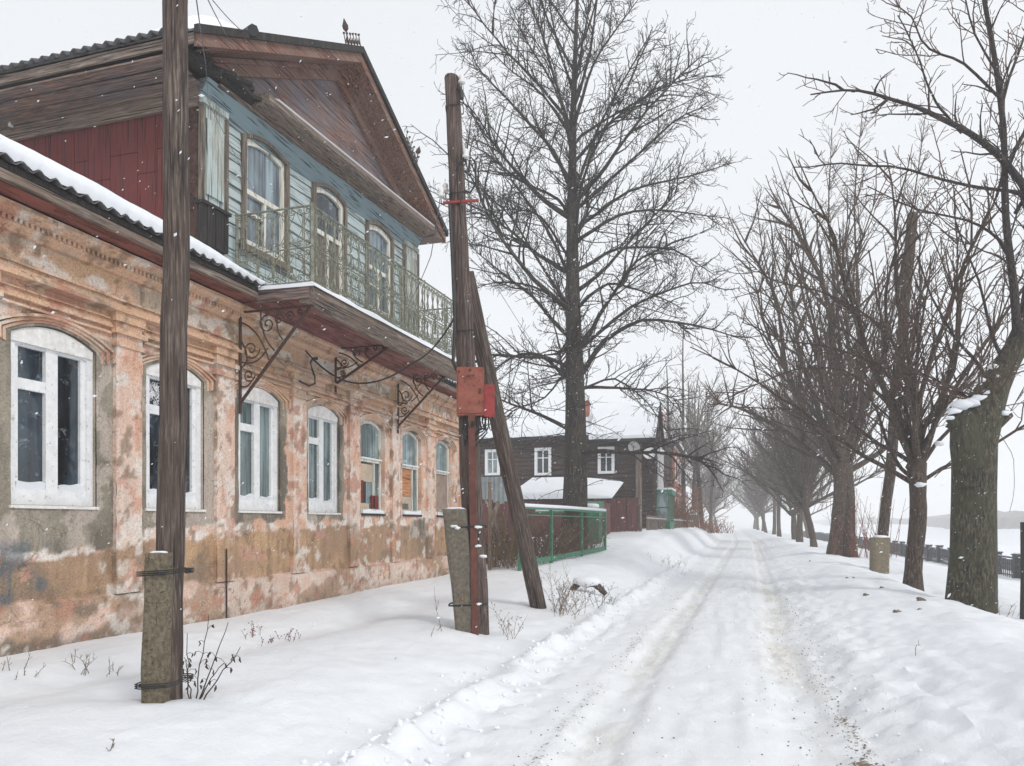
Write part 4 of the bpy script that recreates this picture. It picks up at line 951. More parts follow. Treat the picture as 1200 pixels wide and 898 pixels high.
prf = [(0.012, 0), (w_ - .012, 0), (w_, .012), (w_, h_ - .012), (w_ - .012, h_), (.012, h_), (0, h_ - .012), (0, .012)]
v = [tuple(MM @ Vector((x_, y_, z_))) for y_ in (0, .17) for x_, z_ in prf]; b.add(v, [tuple(range(8)), tuple(range(8, 16))[::-1]] + [(i, 8 + i, 8 + (i + 1) % 8, (i + 1) % 8) for i in range(8)])
bx = b.build('meter_box', M['rustbox'], B); bx['label'] = 'rust-brown metal box'
b = MB(); b.box(.02, w_ - .02, -.012, -.001, .03, h_ - .02, MM); dr = b.build('box_door', M['rustbox'], bx)
b = MB(); b.blob(tuple(MM @ Vector((w_ * .5, -.02, h_ * .93))), .018, 1, 1); b.blob(tuple(MM @ Vector((w_ * .1, -.02, h_ * .9))), .012, 2, 1); b.box(w_ - .06, w_ - .04, -.03, -.012, h_ * .45, h_ * .55, MM); b.build('latch', M['iron'], bx)
MM, w_, h_ = framebox(566.5, 579, 452, 488, DB - .16, .2)
b = MB(); b.box(0.002, w_, 0, .15, 0, h_, MM); b.box(.01, w_ + .008, -.01, -.001, -.005, h_ + .01, MM); bx = b.build('fuse_box', M['redbox'], B); bx['label'] = 'small bright red metal box'
b = MB()
for i in range(16):
    u = 540 + i * 2.1 + rnd.uniform(-1, 1); P = [at(u, 486, DB - .1), at(u + rnd.uniform(-3, 3), 495, DB - .22), at(u + rnd.uniform(-4, 4), 503 + rnd.uniform(-3, 6), DB - .2), at(550 + rnd.uniform(-7, 9), 512 + rnd.uniform(0, 14), DB - .16)]
    b.tube(P, .009, 4)
for (u, w2_) in ((568, 5), (572, 6)): b.tube([at(u, 488, DB - .1), at(u + 1, 500, DB - .12), at(u + w2_ / 2, 505, DB - .12), at(u + w2_, 498, DB - .12), at(u + w2_ - 1, 488, DB - .1)], .01, 5)
b.build('cable_bundle', M['black'], B)
b = MB(); b.tube([at(527, 240, DB - .14), at(530, 300, DB - .18), at(533, 380, DB - .2), at(531, 425, DB - .2), at(538, 440, DB - .1)], .022, 6); b.tube([at(536, 180, DB - .12), at(540, 230, DB - .14), at(541, 320, DB - .15), at(549, 428, DB - .16)], .008, 4)
b.build('down_cable', M['black'], B)
b = MB(); b.tube([at(534, 205, DB), at(548, 180, DB), at(557, 190, DB), at(558, 215, DB), at(551, 226, DB), at(540, 222, DB)], .016, 5); b.tube([at(534, 200, DB - .1), at(543, 186, DB - .1), at(546, 178, DB - .1)], .012, 5); b.build('cable_loop', M['black'], B)
b = MB(); b.beam(at(519, 238, DB - .12), at(561, 235, DB - .12), .03, .03); cb = b.build('crossbar', M['redbox'], B); cb['label'] = 'short red crossbar'
def insul(u, v_, d, parent, side):
    b = MB(); p = at(u, v_, d); q = at(u - side * 9, v_ + 8, d)
    b.tube([q, at(u - side * 3, v_ + 12, d), at(u, v_ + 10, d), p], .009, 5); h_ = b.build('insulator_hook', M['iron'], parent)
    b = MB(); z = np.array((0, 0, 1.)); b.tube([p + z * k for k in (-.035, -.03, .0, .01, .04, .07, .085)], [.02, .048, .045, .026, .04, .032, .01], 9); b.build('porcelain_bell', M['porcelain'], parent, True)
insul(517, 228, DB - .1, B, -1); insul(541, 95, DB - .05, B, 1); insul(546, 182, DB - .1, B, 1); insul(522, 222, DB + .1, B, -1)
b = MB(); b.tube([at(537, 100, DB - .08), at(541, 108, DB - .1), at(541, 116, DB - .1)], .03, 6); b.build('line_clamp', M['black'], B)
for z_ in (130, 232, 392):
    c_ = at(531 + (z_ - 92) * .048, z_, DB); binding(c_[2], c_[0], c_[1], .105 + z_ * .00007, .105 + z_ * .00007, B, .005, 2)

# distant poles
def far_pole(u0, v0, u1, v1, d, r, label):
    p, q = at(u0, v0, d), at(u1, v1, d); T = thing('utility_pole', label, 'utility pole', tuple(p), 'wooden utility poles along the street')
    b = MB(); p2 = p.copy(); p2[2] -= .6; b.tube(wob_line(p2, q, 8, .01, 5), np.linspace(r * 1.1, r * .85, 8), 8); b.build('pole', M['char'], T, True)
    b = MB(); ax = np.array((0.3, 0, 0)); e = (q - p) * .97 + p; b.beam(e - ax, e + ax, .06, .06); b.build('crossarm', M['char'], T)
    b = MB()
    for s_ in (-1, 1): b.tube([e + ax * .85 * s_, e + ax * .85 * s_ + np.array((0, 0, .14))], .04, 6)
    b.build('insulator', M['porcelain'], T); return T
far_pole(823, 613, 815, 508, 62, .17, 'dark leaning pole beyond the log house, the nearer of two'); far_pole(832, 612, 836, 526, 85, .15, 'thin pole far down the street, to the right of the dark leaning one')
# cut-off pole on the right with its concrete stub
p0, p1 = at(1034, 668, 23), at(1070, 250, 22.5)
T = thing('utility_pole', 'tall leaning bare pole on a short concrete stub, between the trees on the right', 'utility pole', tuple(p0), 'wooden utility poles along the street')
b = MB(); rough_tube(b, wob_line(p0 + (0, .25, 0), p1, 16, .02, 21), .16, .15, 10, 22, .06); b.build('pole', M['bark_brown'], T, True)
b = MB(); q0 = at(1030, 690, 22.8); q1 = at(1031, 630, 22.8); stub(b, q0, q1, .46, .5, .36, TH); b.build('concrete_stub', M['concrete'], T)
b = MB(); b.blob(q1 + np.array((0, 0, .01)), (.22, .18, .06), 5, 2); b.build('snow_cap', M['snow'], T, True)

# ------------------------------------------------------------------ wires
def wire(P, r, label, sag=.0, name='overhead_wire', mat='wire', n_=14):
    P = [np.array(p, float) for p in P]; out = []
    for a, c_ in zip(P[:-1], P[1:]):
        for i in range(n_):
            t = i / n_; q = a + (c_ - a) * t; q[2] -= sag * 4 * t * (1 - t); out.append(q)
    out.append(P[-1]); b = MB(); b.tube(out, r, 4); return tag(b.build(name, M[mat]), label, 'wire', 'wires strung from the poles')
wire([at(215, -120, 5.3), at(241, 75, 9.3)], .006, 'wire dropping to the attic corner, leftmost of the three beside the near pole', .05)
wire([at(190, -120, 5.3), at(268, 46, 9.5)], .006, 'wire dropping to the attic roof, middle one of three beside the near pole', .05)
wire([at(205, -60, 5.3), at(283, 36, 9.6)], .006, 'wire dropping to the attic roof, rightmost of three beside the near pole', .05)
wire([at(241, 75, 9.3), at(244, 120, 9.4), at(300, 230, 9.8)], .004, 'thin wire hanging down over the blue wall from the attic corner', .0)
wire([at(517, 224, DB - .1), at(505, 300, 10.6), at(484, 348, 12.4)], .006, 'thin wire from the balcony rail up to the braced pole', .02)
wire([at(541, 92, DB), at(614, -10, 30)], .008, 'thin wire rising from the braced pole top past the big lime', .1)
wire([at(560, 236, DB), at(640, 330, 18), at(700, 500, 34)], .008, 'wire running from the braced pole down towards the log house', .2)
wire([at(546, 180, DB), at(560, 300, 16), at(668, 455, 40)], .008, 'slack wire from the braced pole insulator to the log house chimney', .3)
wire([at(533, 372, DB - .15), at(484, 425, 11.2), at(415, 449, 11.6), at(358, 411, 11.9)], .014, 'black cable sagging from the braced pole to the wall hook', .10, 'service_cable', 'black')
wire([at(541, 262, DB), at(522, 268, 13), at(498, 266, 15.6)], .007, 'short wire from the braced pole to the attic eave', .05)

# ------------------------------------------------------------------ bare trees
class TreeB:
    def __init__(s, seed): s.r = np.random.RandomState(seed); s.limb = MB(); s.twig = MB(); s.count = 0
    def path(s, p, d, L, n_, wig, up, drop=0):
        P = [np.array(p, float)]; d = np.array(d, float); d /= np.linalg.norm(d)
        for i in range(n_):
            d = d + s.r.normal(0, wig, 3) + np.array((0, 0, up - drop * i / n_)); d /= np.linalg.norm(d); P.append(P[-1] + d * L / n_)
        return np.array(P)
    def limb_tube(s, P, r0, r1, sides):
        rr = r0 + (r1 - r0) * np.linspace(0, 1, len(P)) ** .8
        (s.limb if r0 > .022 else s.twig).tube(P, rr, sides, False)
    def twigs(s, P, L, dens, r, spread=.9, up=.15, lvl=0, minr=.004, fine=True):
        """side shoots along a branch path"""
        seg = np.diff(P, axis=0); ln = np.linalg.norm(seg, axis=1); tot = ln.sum(); k = max(1, int(tot * dens)); cum = np.concatenate([[0], np.cumsum(ln)])
        for j in range(k):
            t = (.15 + .85 * (j + s.r.rand()) / k) * tot; i = min(len(seg) - 1, int(np.searchsorted(cum, t) - 1)); q = P[i] + seg[i] * (t - cum[i]) / ln[i]; d0 = seg[i] / ln[i]
            a = s.r.normal(0, 1, 3); a -= a.dot(d0) * d0; a /= np.linalg.norm(a) + 1e-9
            d = d0 * (1 - spread * .45) + a * spread * .75; l_ = L * s.r.uniform(.5, 1.15) * (1 - .45 * t / tot)
            n_ = 4 if lvl else 3
            Q = s.path(q, d, l_, n_, .16, up); s.limb_tube(Q, r, max(minr, r * .45), 3); s.count += 1
            if lvl > 0: s.twigs(Q, L * .5, dens * 1.35, max(minr, r * .62), spread, up, lvl - 1, minr)
def tree_thing(label, cat_, loc, group, name='bare_tree'):
    return thing(name, label, cat_, loc, group)

def cb(pts, d, r0, r1, tw=.8, dens=5.0, lvl=1, sec=True, k_=1.0, q=1.0, noff=3):
    """a limb through given points (pixel columns/rows at depths d), with its side branches and twigs"""
    r0 *= .78; n_ = len(pts); P = []
    for i in range(n_ - 1):
        for k in range(3): t = k / 3; P.append(at(pts[i][0] + (pts[i + 1][0] - pts[i][0]) * t, pts[i][1] + (pts[i + 1][1] - pts[i][1]) * t, d[0] + (d[1] - d[0]) * (i + t) / (n_ - 1)))
    P.append(at(*pts[-1], d[1])); P = np.array(P); P[1:-1] += tb.r.normal(0, .02 * k_, P[1:-1].shape); P[1:-1] = .25 * P[:-2] + .5 * P[1:-1] + .25 * P[2:]; tb.limb_tube(P, r0, r1, 8)
    if sec:
        L_ = np.linalg.norm(np.diff(P, axis=0), axis=1).sum(); k = int(L_ * 2.2 * q); m_ = len(P) - 1
        for j in range(k):
            ii = int(m_ * (.12 + .85 * (j + tb.r.rand()) / k)); ii = min(ii, m_ - 1); d0 = P[ii + 1] - P[ii]; d0 /= np.linalg.norm(d0); a = tb.r.normal(0, 1, 3); a -= a.dot(d0) * d0; a /= np.linalg.norm(a)
            Q = tb.path(P[ii], d0 * .6 + a * .7 + np.array((0, 0, .15)), tb.r.uniform(.7, 2.0) * (.8 if k_ == 1 else 1.1) * (1.15 - .5 * ii / m_), 6, .12, .03); tb.limb_tube(Q, max(.013 * k_, r0 * .22), .007 * k_, 4); tb.twigs(Q, .6 * tw * (1.15 if k_ > 1 else 1), 3.6, .0088 * k_ if k_ == 1 else .0066 * k_, .85, .06, 1, .0062 * k_ if k_ == 1 else .005 * k_)
        tb.twigs(P[noff:], tw, dens * .85, .0095 * k_ if k_ == 1 else .0072 * k_, .85, .08, lvl, .0062 * k_ if k_ == 1 else .005 * k_)

# the big lime behind the green fence
tb = TreeB(5); LX, LY = -5.15, 24.0; LZ = gz(LX, LY) - .1
def lime_c(z): return np.array((LX + .10 * math.sin(z * .35) + .012 * z, LY + .08 * math.sin(z * .5 + 1), z))
zz = np.linspace(LZ, 21.5, 34); trunkP = np.array([lime_c(z) for z in zz]); tr = np.interp(zz, [LZ, LZ + .5, 3, 6, 10, 14, 17, 21.5], [.52, .39, .34, .29, .21, .125, .075, .02])
tk = MB(); n0 = len(zz); tk.tube(trunkP, tr, 20); vv = tk.v[-1]; cc = np.repeat(trunkP, 20, 0); rrf = 1 + .05 * np.tile(np.sin(np.arange(20) * 2.3) + .6 * np.sin(np.arange(20) * 5.1), n0) + .03 * (fbm(vv[:, 0] * 4, vv[:, 2] * 1.5, oct=3, seed=3) - .5); tk.v[-1] = cc + (vv - cc) * rrf[:, None]
P2 = [lime_c(z) + np.array((.27 - .022 * (z - .7), .06, 0)) for z in np.linspace(LZ, 9.5, 14)]; tk.tube(P2, np.linspace(.25, .13, 14), 12)
nl = 26
for i in range(nl):
    t = i / (nl - 1); z = 3.9 + 15.6 * t ** .95; az = i * 2.399 + tb.r.uniform(-.35, .35)
    outR = np.interp(z, [3.9, 6, 9, 12, 15, 18, 20], [4.2, 5.0, 5.1, 4.7, 3.7, 2.5, 1.4]) * tb.r.uniform(.8, 1.12)
    el = np.interp(z, [3.9, 7, 10, 14, 20], [.15, .40, .62, .82, 1.12]) + tb.r.uniform(-.14, .14)
    rz = float(np.interp(z, [LZ, LZ + .5, 3, 6, 10, 14, 17, 21.5], [.52, .39, .34, .29, .21, .125, .075, .02]))
    d = np.array((math.cos(az) * math.cos(el), math.sin(az) * math.cos(el), math.sin(el))); L_ = outR / max(.45, math.cos(el)) * 1.06
    r0 = min(rz * .55, .024 + .0135 * L_) * tb.r.uniform(.75, 1.1)
    P = tb.path(lime_c(z) + d * rz * .5, d, L_, 11, .085, -.005 if z < 8 else .01, .09 if z < 8 else .03); tb.limb_tube(P, r0, .012, 7)
    # second order limbs
    k = int(6 + L_ * 1.9)
    for j in range(k):
        s0_ = .32 + .66 * (j + tb.r.rand()) / k; ii = min(10, int(s0_ * 11)); q = P[ii] + (P[ii + 1] - P[ii]) * (s0_ * 11 - ii) if ii < 11 else P[-1]
        d0 = P[min(11, ii + 1)] - P[ii]; d0 /= np.linalg.norm(d0); a = tb.r.normal(0, 1, 3); a -= a.dot(d0) * d0; a /= np.linalg.norm(a)
        dd = d0 * .75 + a * .62 + np.array((0, 0, .12)); l2 = L_ * .44 * (1.1 - .6 * s0_) * tb.r.uniform(.6, 1.4)
        Q = tb.path(q, dd, l2, 6, .13, .015, .05 if z < 9 else 0); tb.limb_tube(Q, max(.014, r0 * .36), .009, 4)
        tb.twigs(Q[1:], .75, 4.2, .0100, .95, .0, 1, .007)
    tb.twigs(P[6:], .7, 4.5, .0100, .95, .03, 1, .007)
LL = [([(667, 357), (634, 312), (600, 256), (567, 223)], -1.5, .09), ([(667, 262), (656, 234), (611, 212), (567, 178), (545, 167)], .8, .09), ([(670, 223), (650, 178), (611, 134), (561, 84), (548, 50)], -.6, .10), ([(673, 167), (639, 111), (600, 84), (572, 56)], 1.0, .07),
      ([(664, 300), (634, 251), (600, 245), (560, 250)], 1.6, .07), ([(661, 357), (623, 334), (590, 330), (561, 334)], 1.0, .07), ([(661, 390), (623, 345), (589, 323), (550, 287)], -.8, .11), ([(661, 440), (634, 415), (600, 416), (572, 440), (562, 480)], -.5, .10),
      ([(681, 279), (723, 251), (779, 245), (856, 256)], -.8, .10), ([(684, 312), (723, 290), (790, 290), (838, 323)], .9, .10), ([(681, 357), (712, 329), (751, 340), (800, 362)], -1.6, .09), ([(684, 436), (706, 398), (751, 373), (812, 379), (879, 401)], -.4, .14), ([(681, 240), (734, 195), (790, 140), (834, 122)], -.5, .10), ([(678, 184), (712, 145), (751, 119), (785, 80)], .7, .08),
      ([(675, 139), (695, 72), (723, 33), (751, -5)], -.4, .08), ([(672, 110), (650, 40), (636, -40)], .3, .08), ([(675, 90), (690, 20), (704, -60)], -.2, .07), ([(684, 262), (734, 223), (812, 206), (862, 190)], 1.3, .09), ([(684, 405), (740, 357), (812, 329), (850, 340)], 1.4, .10), ([(664, 430), (640, 470), (600, 480), (575, 520)], .4, .05), ([(684, 455), (720, 440), (760, 470), (790, 520)], .3, .06),
      ([(672, 200), (660, 120), (625, 60), (600, 20)], -1.2, .08), ([(676, 220), (700, 150), (740, 80), (762, 40)], -1.3, .08), ([(668, 330), (645, 270), (590, 200), (556, 140)], .2, .09)]
for pts_, dd, r_ in LL: cb([(671.5 + (pts_[0][0] - 671.5) * .25, pts_[0][1] + (7 if pts_[0][1] > 150 else 14))] + pts_, (24.5, 24.5 + dd), r_ * 1.2, .012, .9, 9.0, 1, True, 1.45, 1.35, 5)
for j in range(26):   # shoots low on the trunk
    z = tb.r.uniform(2, 6); az = tb.r.uniform(0, 6.28); Q = tb.path(lime_c(z) + np.array((math.cos(az), math.sin(az), 0)) * .3, (math.cos(az), math.sin(az), tb.r.uniform(-.4, .5)), tb.r.uniform(.8, 2.2), 6, .15, -.03); tb.limb_tube(Q, .014, .005, 4); tb.twigs(Q, .5, 4, .006, 1, 0, 0, .004)
T = tree_thing('tall bare lime tree with a spreading crown, standing behind the green fence', 'tree', (LX, LY, LZ), None)
tk.build('trunk', M['bark_lime'], T, True); c_ = tb.limb; cr = c_.build('crown', M['bark_lime'], T, True); tb.twig.build('twigs', M['twig_lime'], cr)
print('lime twigs', tb.count)

# pollarded trees of the right-hand row
def pollard(tb, x, y, z0, hz, r, nst, H, spread, elr=(.62, 1.42), tw=1.0, lean=(0, 0), head_r=.3, dens=2.4, lvl=1, stems=1, minr=.005, rk=1.0):
    tk = MB()
    for s_ in range(stems):
        a = s_ * 2.1 + 1.9; ox, oy = (0, 0) if stems == 1 else (math.cos(a) * r * .75, math.sin(a) * r * .75)
        P = np.array([(x + ox * (1 - .75 * t) + lean[0] * t + .06 * math.sin(5 * t + x), y + oy * (1 - .75 * t) + lean[1] * t, z0 - .3 + (hz - z0 + .3) * t) for t in np.linspace(0, 1, 14)])
        rr = np.array([r * (1.25 - .35 * min(1, t * 4)) * (1 if t < .8 else 1 + (t - .8) * 1.0) for t in np.linspace(0, 1, 14)]) * (1 if stems == 1 else .62)
        tk.tube(P, rr, 16); v = tk.v[-1]; c = np.repeat(P, 16, 0); f_ = 1 + .30 * (fbm(v[:, 0] * 5 + 9, v[:, 2] * 2.2, v[:, 1] * 5, oct=3, seed=int(x * 10 + y)) - .5); tk.v[-1] = c + (v - c) * f_[:, None]
    top = np.array((x + lean[0], y + lean[1], hz))
    for i in range(4): tk.blob(top + tb.r.normal(0, .10, 3) * head_r * 2 - (0, 0, .1 * i), head_r * tb.r.uniform(.55, .8), i, 2, 1.1, .12)
    for i in range(nst):
        az = i * 2.399 + tb.r.uniform(-.4, .4); el = tb.r.uniform(*elr) if i % 3 else tb.r.uniform(.45, .95)
        d = np.array((math.cos(az) * math.cos(el), math.sin(az) * math.cos(el), math.sin(el))); L_ = H * tb.r.uniform(.62, 1.05) * (1 if el > .8 else .8)
        r0 = (.022 + .0085 * L_ * tb.r.uniform(.5, 1.3)) * rk; P = tb.path(top + d * .12 + np.array((0, 0, tb.r.uniform(-.7, .25))), d, L_, 10, .11, spread); tb.limb_tube(P, r0, .012 * rk, 6)
        k = int(L_ * 2.0)
        for j in range(k):
            s0_ = .12 + .82 * (j + tb.r.rand()) / k; ii = min(9, int(s0_ * 10)); q = P[ii]; d0 = P[ii + 1] - P[ii]; d0 /= np.linalg.norm(d0); a = tb.r.normal(0, 1, 3); a -= a.dot(d0) * d0; a /= np.linalg.norm(a)
            Q = tb.path(q, d0 * .7 + a * .6 + np.array((0, 0, .25)), L_ * .36 * (1.1 - .6 * s0_) * tb.r.uniform(.6, 1.4), 6, .10, .05); tb.limb_tube(Q, r0 * .36, .006 * rk, 4)
            tb.twigs(Q, .55 * tw, dens * .95, .0085 * rk, .8, .1, lvl, minr)
        tb.twigs(P[5:], .55 * tw, dens * .9, .0075 * rk, .8, .1, lvl, minr)
    return tk
def finish(T, tk, tb, barkm, twigm='twig_brown'):
    tk.build('trunk', M[barkm], T, True); cr = tb.limb.build('crown', M['bark_limb' if barkm == 'bark_green' else barkm], T, True); tb.twig.build('twigs', M[twigm], cr); return T

# nearest: thick straight trunk with a snowy cut and a limb turning right
GR = 'pollarded trees in a row along the right bank'
d1 = 14.0; tb = TreeB(21); g0 = at(1139, 725, d1); tk = MB()
prof = [(1139, 735, .47), (1139, 712, .435), (1140, 650, .40), (1141, 580, .38), (1143, 520, .385), (1147, 490, .39), (1156, 470, .33), (1166, 452, .27), (1178, 430, .22), (1190, 408, .20), (1199, 385, .18), (1203, 360, .17)]
P = np.array([at(u, v_, d1 + (712 - v_) * .0006) for u, v_, r_ in prof]); tk.tube(P, [q[2] for q in prof], 20)
v = tk.v[-1]; c = np.repeat(P, 20, 0); tk.v[-1] = c + (v - c) * (1 + .22 * (fbm(v[:, 0] * 4, v[:, 2] * 1.4, v[:, 1] * 4, oct=4, seed=2) - .5))[:, None]
tk.tube([at(1139, 570, d1), at(1133, 520, d1), at(1129, 490, d1), at(1128, 478, d1)], [.30, .29, .22, .10], 12); tk.blob(at(1128, 486, d1), (.2, .2, .14), 3, 2, 1, .3); tk.blob(at(1120, 496, d1), (.16, .16, .12), 5, 2, 1, .3)
tk.tube([at(1165, 500, d1), at(1176, 490, d1), at(1182, 485, d1)], [.12, .11, .10], 8)
cb([(1200, 372), (1192, 396), (1185, 312), (1178, 223), (1174, 111), (1154, 0), (1146, -60)], (d1, d1 - 1), .13, .03)
cb([(1203, 360), (1212, 300), (1204, 240), (1198, 214), (1150, 165), (1105, 140), (1060, 116), (1007, 105), (950, 111)], (d1, d1 - 1.5), .14, .012)
cb([(1127, 156), (1100, 125), (1087, 107), (1074, 58), (1052, 18)], (d1 - .6, d1 - 1), .035, .01)
cb([(1206, 250), (1198, 225), (1150, 220), (1110, 214), (1043, 194), (985, 192), (931, 196)], (d1, d1 - 1), .055, .010)
cb([(1188, 330), (1176, 280), (1132, 256), (1074, 249), (1016, 218)], (d1, d1 + .5), .05, .010)
cb([(1180, 240), (1173, 110), (1195, 60), (1215, 0)], (d1, d1), .05, .015); cb([(1174, 118), (1130, 75), (1088, 58), (1068, 20), (1050, 0)], (d1 - .7, d1), .035, .01)
cb([(1176, 200), (1210, 140), (1240, 60)], (d1, d1), .06, .02); cb([(1176, 98), (1140, 40), (1125, -20)], (d1 - 1, d1 - 1.5), .03, .01); cb([(1190, 250), (1230, 180), (1260, 120)], (d1, d1), .05, .01)
cb([(1203, 360), (1230, 300), (1250, 200), (1270, 80)], (d1, d1 + 1), .13, .03)
cb([(1150, 480), (1120, 455), (1085, 440), (1050, 415)], (d1, d1 + .5), .04, .01); cb([(1160, 465), (1150, 430), (1120, 395), (1090, 350), (1075, 300)], (d1, d1 + .4), .06, .012); cb([(1180, 430), (1160, 390), (1150, 330), (1120, 260)], (d1, d1 + .2), .06, .012)
cb([(1128, 545), (1110, 548), (1095, 560)], (d1, d1), .02, .008, .3, 2, 0, False); cb([(1165, 500), (1186, 530), (1190, 560), (1183, 600)], (d1, d1), .008, .004, .3, 2, 0, False)
for i in range(14): a = tb.r.uniform(0, 6.28); Q = tb.path(at(1140 + tb.r.uniform(-12, 30), 470, d1), (math.cos(a), math.sin(a), .5), tb.r.uniform(.8, 2.2), 6, .12, .03); tb.limb_tube(Q, .02, .006, 4); tb.twigs(Q, .5, 4, .006, .9, .05, 1, .004)
T = tree_thing('thickest tree on the right, snow on its cut stub, limb bending out of frame', 'tree', tuple(g0), GR); finish(T, tk, tb, 'bark_green', 'twig_brown'); [q for q in bpy.data.objects if q.parent == T and q.name.startswith('crown')][0].data.materials[0] = M['bark_limb']
for i, (u, v_, r_) in enumerate(((1127, 474, .15), (1117, 482, .10), (1138, 472, .12), (1147, 466, .10), (1113, 490, .06), (1150, 446, .07), (1163, 430, .07), (1178, 484, .08), (1155, 460, .06), (1168, 441, .05))): 
    b = MB(); b.blob(at(u, v_, d1 - .16), (r_ * 1.2, r_, r_ * .62), i, 2, 1, .3); b.build('snow_cap', M['snow'], T, True)
# second: knotty trunk with a head of shoots
tb = TreeB(33); x2, y2 = at(1073, 695, 17.5)[:2]; tk = pollard(tb, x2, y2, 0, 3.0, .205, 17, 7.9, .045, (.9, 1.5), head_r=.26, dens=2.2, minr=.0065)
top = np.array((x2, y2, 3.4))
def far_limb(start, pts, d, r0): 
    cb([start] + pts, d, r0, .01, .7, 3.0, 1)
cb([(1073, 540), (1062, 470), (1030, 425), (1000, 415), (960, 405), (915, 398), (870, 378)], (17.5, 15.5), .06, .010); cb([(1070, 530), (1040, 470), (990, 430), (930, 432), (880, 452), (830, 478)], (17.5, 15.5), .05, .008)
cb([(1075, 520), (1060, 420), (1020, 370), (960, 340), (900, 330), (870, 300)], (17.5, 16), .055, .010); cb([(1078, 530), (1110, 470), (1150, 430), (1190, 330)], (17.5, 17), .08, .015)
T = tree_thing('knotty trunk with a bulging head of shoots, second from the right edge', 'tree', (x2, y2, 0), GR); finish(T, tk, tb, 'bark_brown')
b = MB(); b.blob(at(1079, 568, 17.2), (.12, .1, .06), 3, 2, 1, .3); b.build('snow_cap', M['snow'], T, True)
b = MB(); b.blob(at(1100, 520, 17.2), (.1, .1, .06), 4, 2, 1, .3); b.build('snow_cap', M['snow'], T, True)
# third: clump of stems with reddish shoots at its foot
tb = TreeB(44); x3, y3 = at(986, 652, 30)[:2]; z3 = gz(x3, y3); tk = pollard(tb, x3, y3, z3, 4.0, .48, 17, 12.3, .035, (.88, 1.5), head_r=.34, dens=1.6, stems=3, tw=1.3, rk=1.35, minr=.009)
cb([(985, 560), (960, 500), (930, 470), (895, 450)], (30, 28), .07, .01); cb([(985, 555), (950, 450), (920, 380), (893, 300), (886, 230)], (30, 29), .09, .012, 1.2); cb([(990, 540), (960, 400), (935, 300), (915, 215)], (30, 29), .10, .012, 1.2)
cb([(990, 550), (985, 400), (970, 260), (975, 150)], (30, 29), .11, .012, 1.2); cb([(992, 550), (1010, 380), (1000, 240), (1012, 120)], (30, 30), .11, .012, 1.2); cb([(995, 550), (1040, 400), (1070, 240), (1085, 130)], (30, 30), .10, .012, 1.2)
T = tree_thing('clump of several leaning trunks grown together, third of the right-hand row', 'tree', (x3, y3, z3), GR); finish(T, tk, tb, 'bark_brown')
tb = TreeB(45)
for i in range(44):
    a = tb.r.uniform(0, 6.28); p = np.array((x3 + math.cos(a) * .5 + tb.r.uniform(-.2, 1.6), y3 - .4 + math.sin(a) * .5, z3)); Q = tb.path(p, (tb.r.normal(0, .3), tb.r.normal(0, .3), 1), tb.r.uniform(1, 3.0), 5, .06, .03); tb.twig.tube(Q, np.linspace(.014, .006, 6), 3, False); tb.twigs(Q, .5, 1.5, .007, .7, .1, 0, .005)
tag(tb.twig.build('shrub', M['redshoot']), 'reddish leafless shoots at the foot of the clumped trunks', 'shrub')
# rows further away: three patterns copied down both sides
protos = []
for i, (hz_, r_, ns_, H_, er_, ln_) in enumerate(((3.0, .22, 15, 9.6, (.85, 1.5), (-.5, .2)), (4.6, .20, 16, 9.6, (1.0, 1.5), (.2, 0)), (2.4, .27, 15, 10.5, (1.0, 1.5), (.1, .3)), (5.8, .23, 18, 8.2, (.6, 1.45), (0, 0)))):
    tb = TreeB(60 + i); tk = pollard(tb, 0, 0, 0, hz_, r_, ns_, H_, .035, er_, lean=ln_, head_r=.30, dens=1.9, lvl=1, tw=1.5, rk=1.6, minr=.011, stems=2 if i == 2 else 1)
    T = tree_thing('x', 'tree', (0, 0, 0), GR); finish(T, tk, tb, 'bark_brown'); protos.append(T)
far = [(4.35, 44, 'short bare tree just beyond the clumped trunks', .85), (4.5, 55, 'dark trunk standing at the road bend, leaning to the left', .95), (4.9, 64, 'bare tree behind the dark leaning trunk', 1.0), (4.4, 76, 'bare tree, sixth along the right-hand row', 1.0),
       (4.6, 90, 'bare tree, seventh along the right-hand row', 1.05), (4.3, 104, 'bare tree with pale trunk, eighth along the right-hand row', 1.0), (4.7, 122, 'hazy bare tree, ninth along the right-hand row', 1.1), (4.5, 142, 'hazy bare tree, tenth along the right-hand row', 1.15), (4.5, 166, 'faint last tree of the right-hand row', 1.2), (9.5, 118, 'faint tree set back on the river side of the row', 1.1), (8.5, 92, 'bare tree set back between the row and the river', .9)]
lft = [(-3.9, 86, 'tall bare tree beside the brick-red house', 1.25), (-4.3, 97, 'tall thin tree behind the brick-red house', 1.35), (-3.4, 118, 'faint bare tree beyond the far thin pole', 1.1), (-3.6, 138, 'faint tree at the far end of the left side', 1.1), (-3.2, 165, 'last faint tree on the left side', 1.2)]
used = [False] * 4
for k, (x, y, lab, sc) in enumerate(far + lft):
    i = (k * 3 + k // 4) % 4; o = protos[i] if not used[i] else copy_tree(protos[i]); used[i] = True
    o.location = (x, y, gz(x, y)); o.rotation_euler.z = k * 1.3; o.scale = (sc, sc, sc); o['label'] = lab; o['group'] = GR if k < len(far) else 'bare trees on the left side of the street'
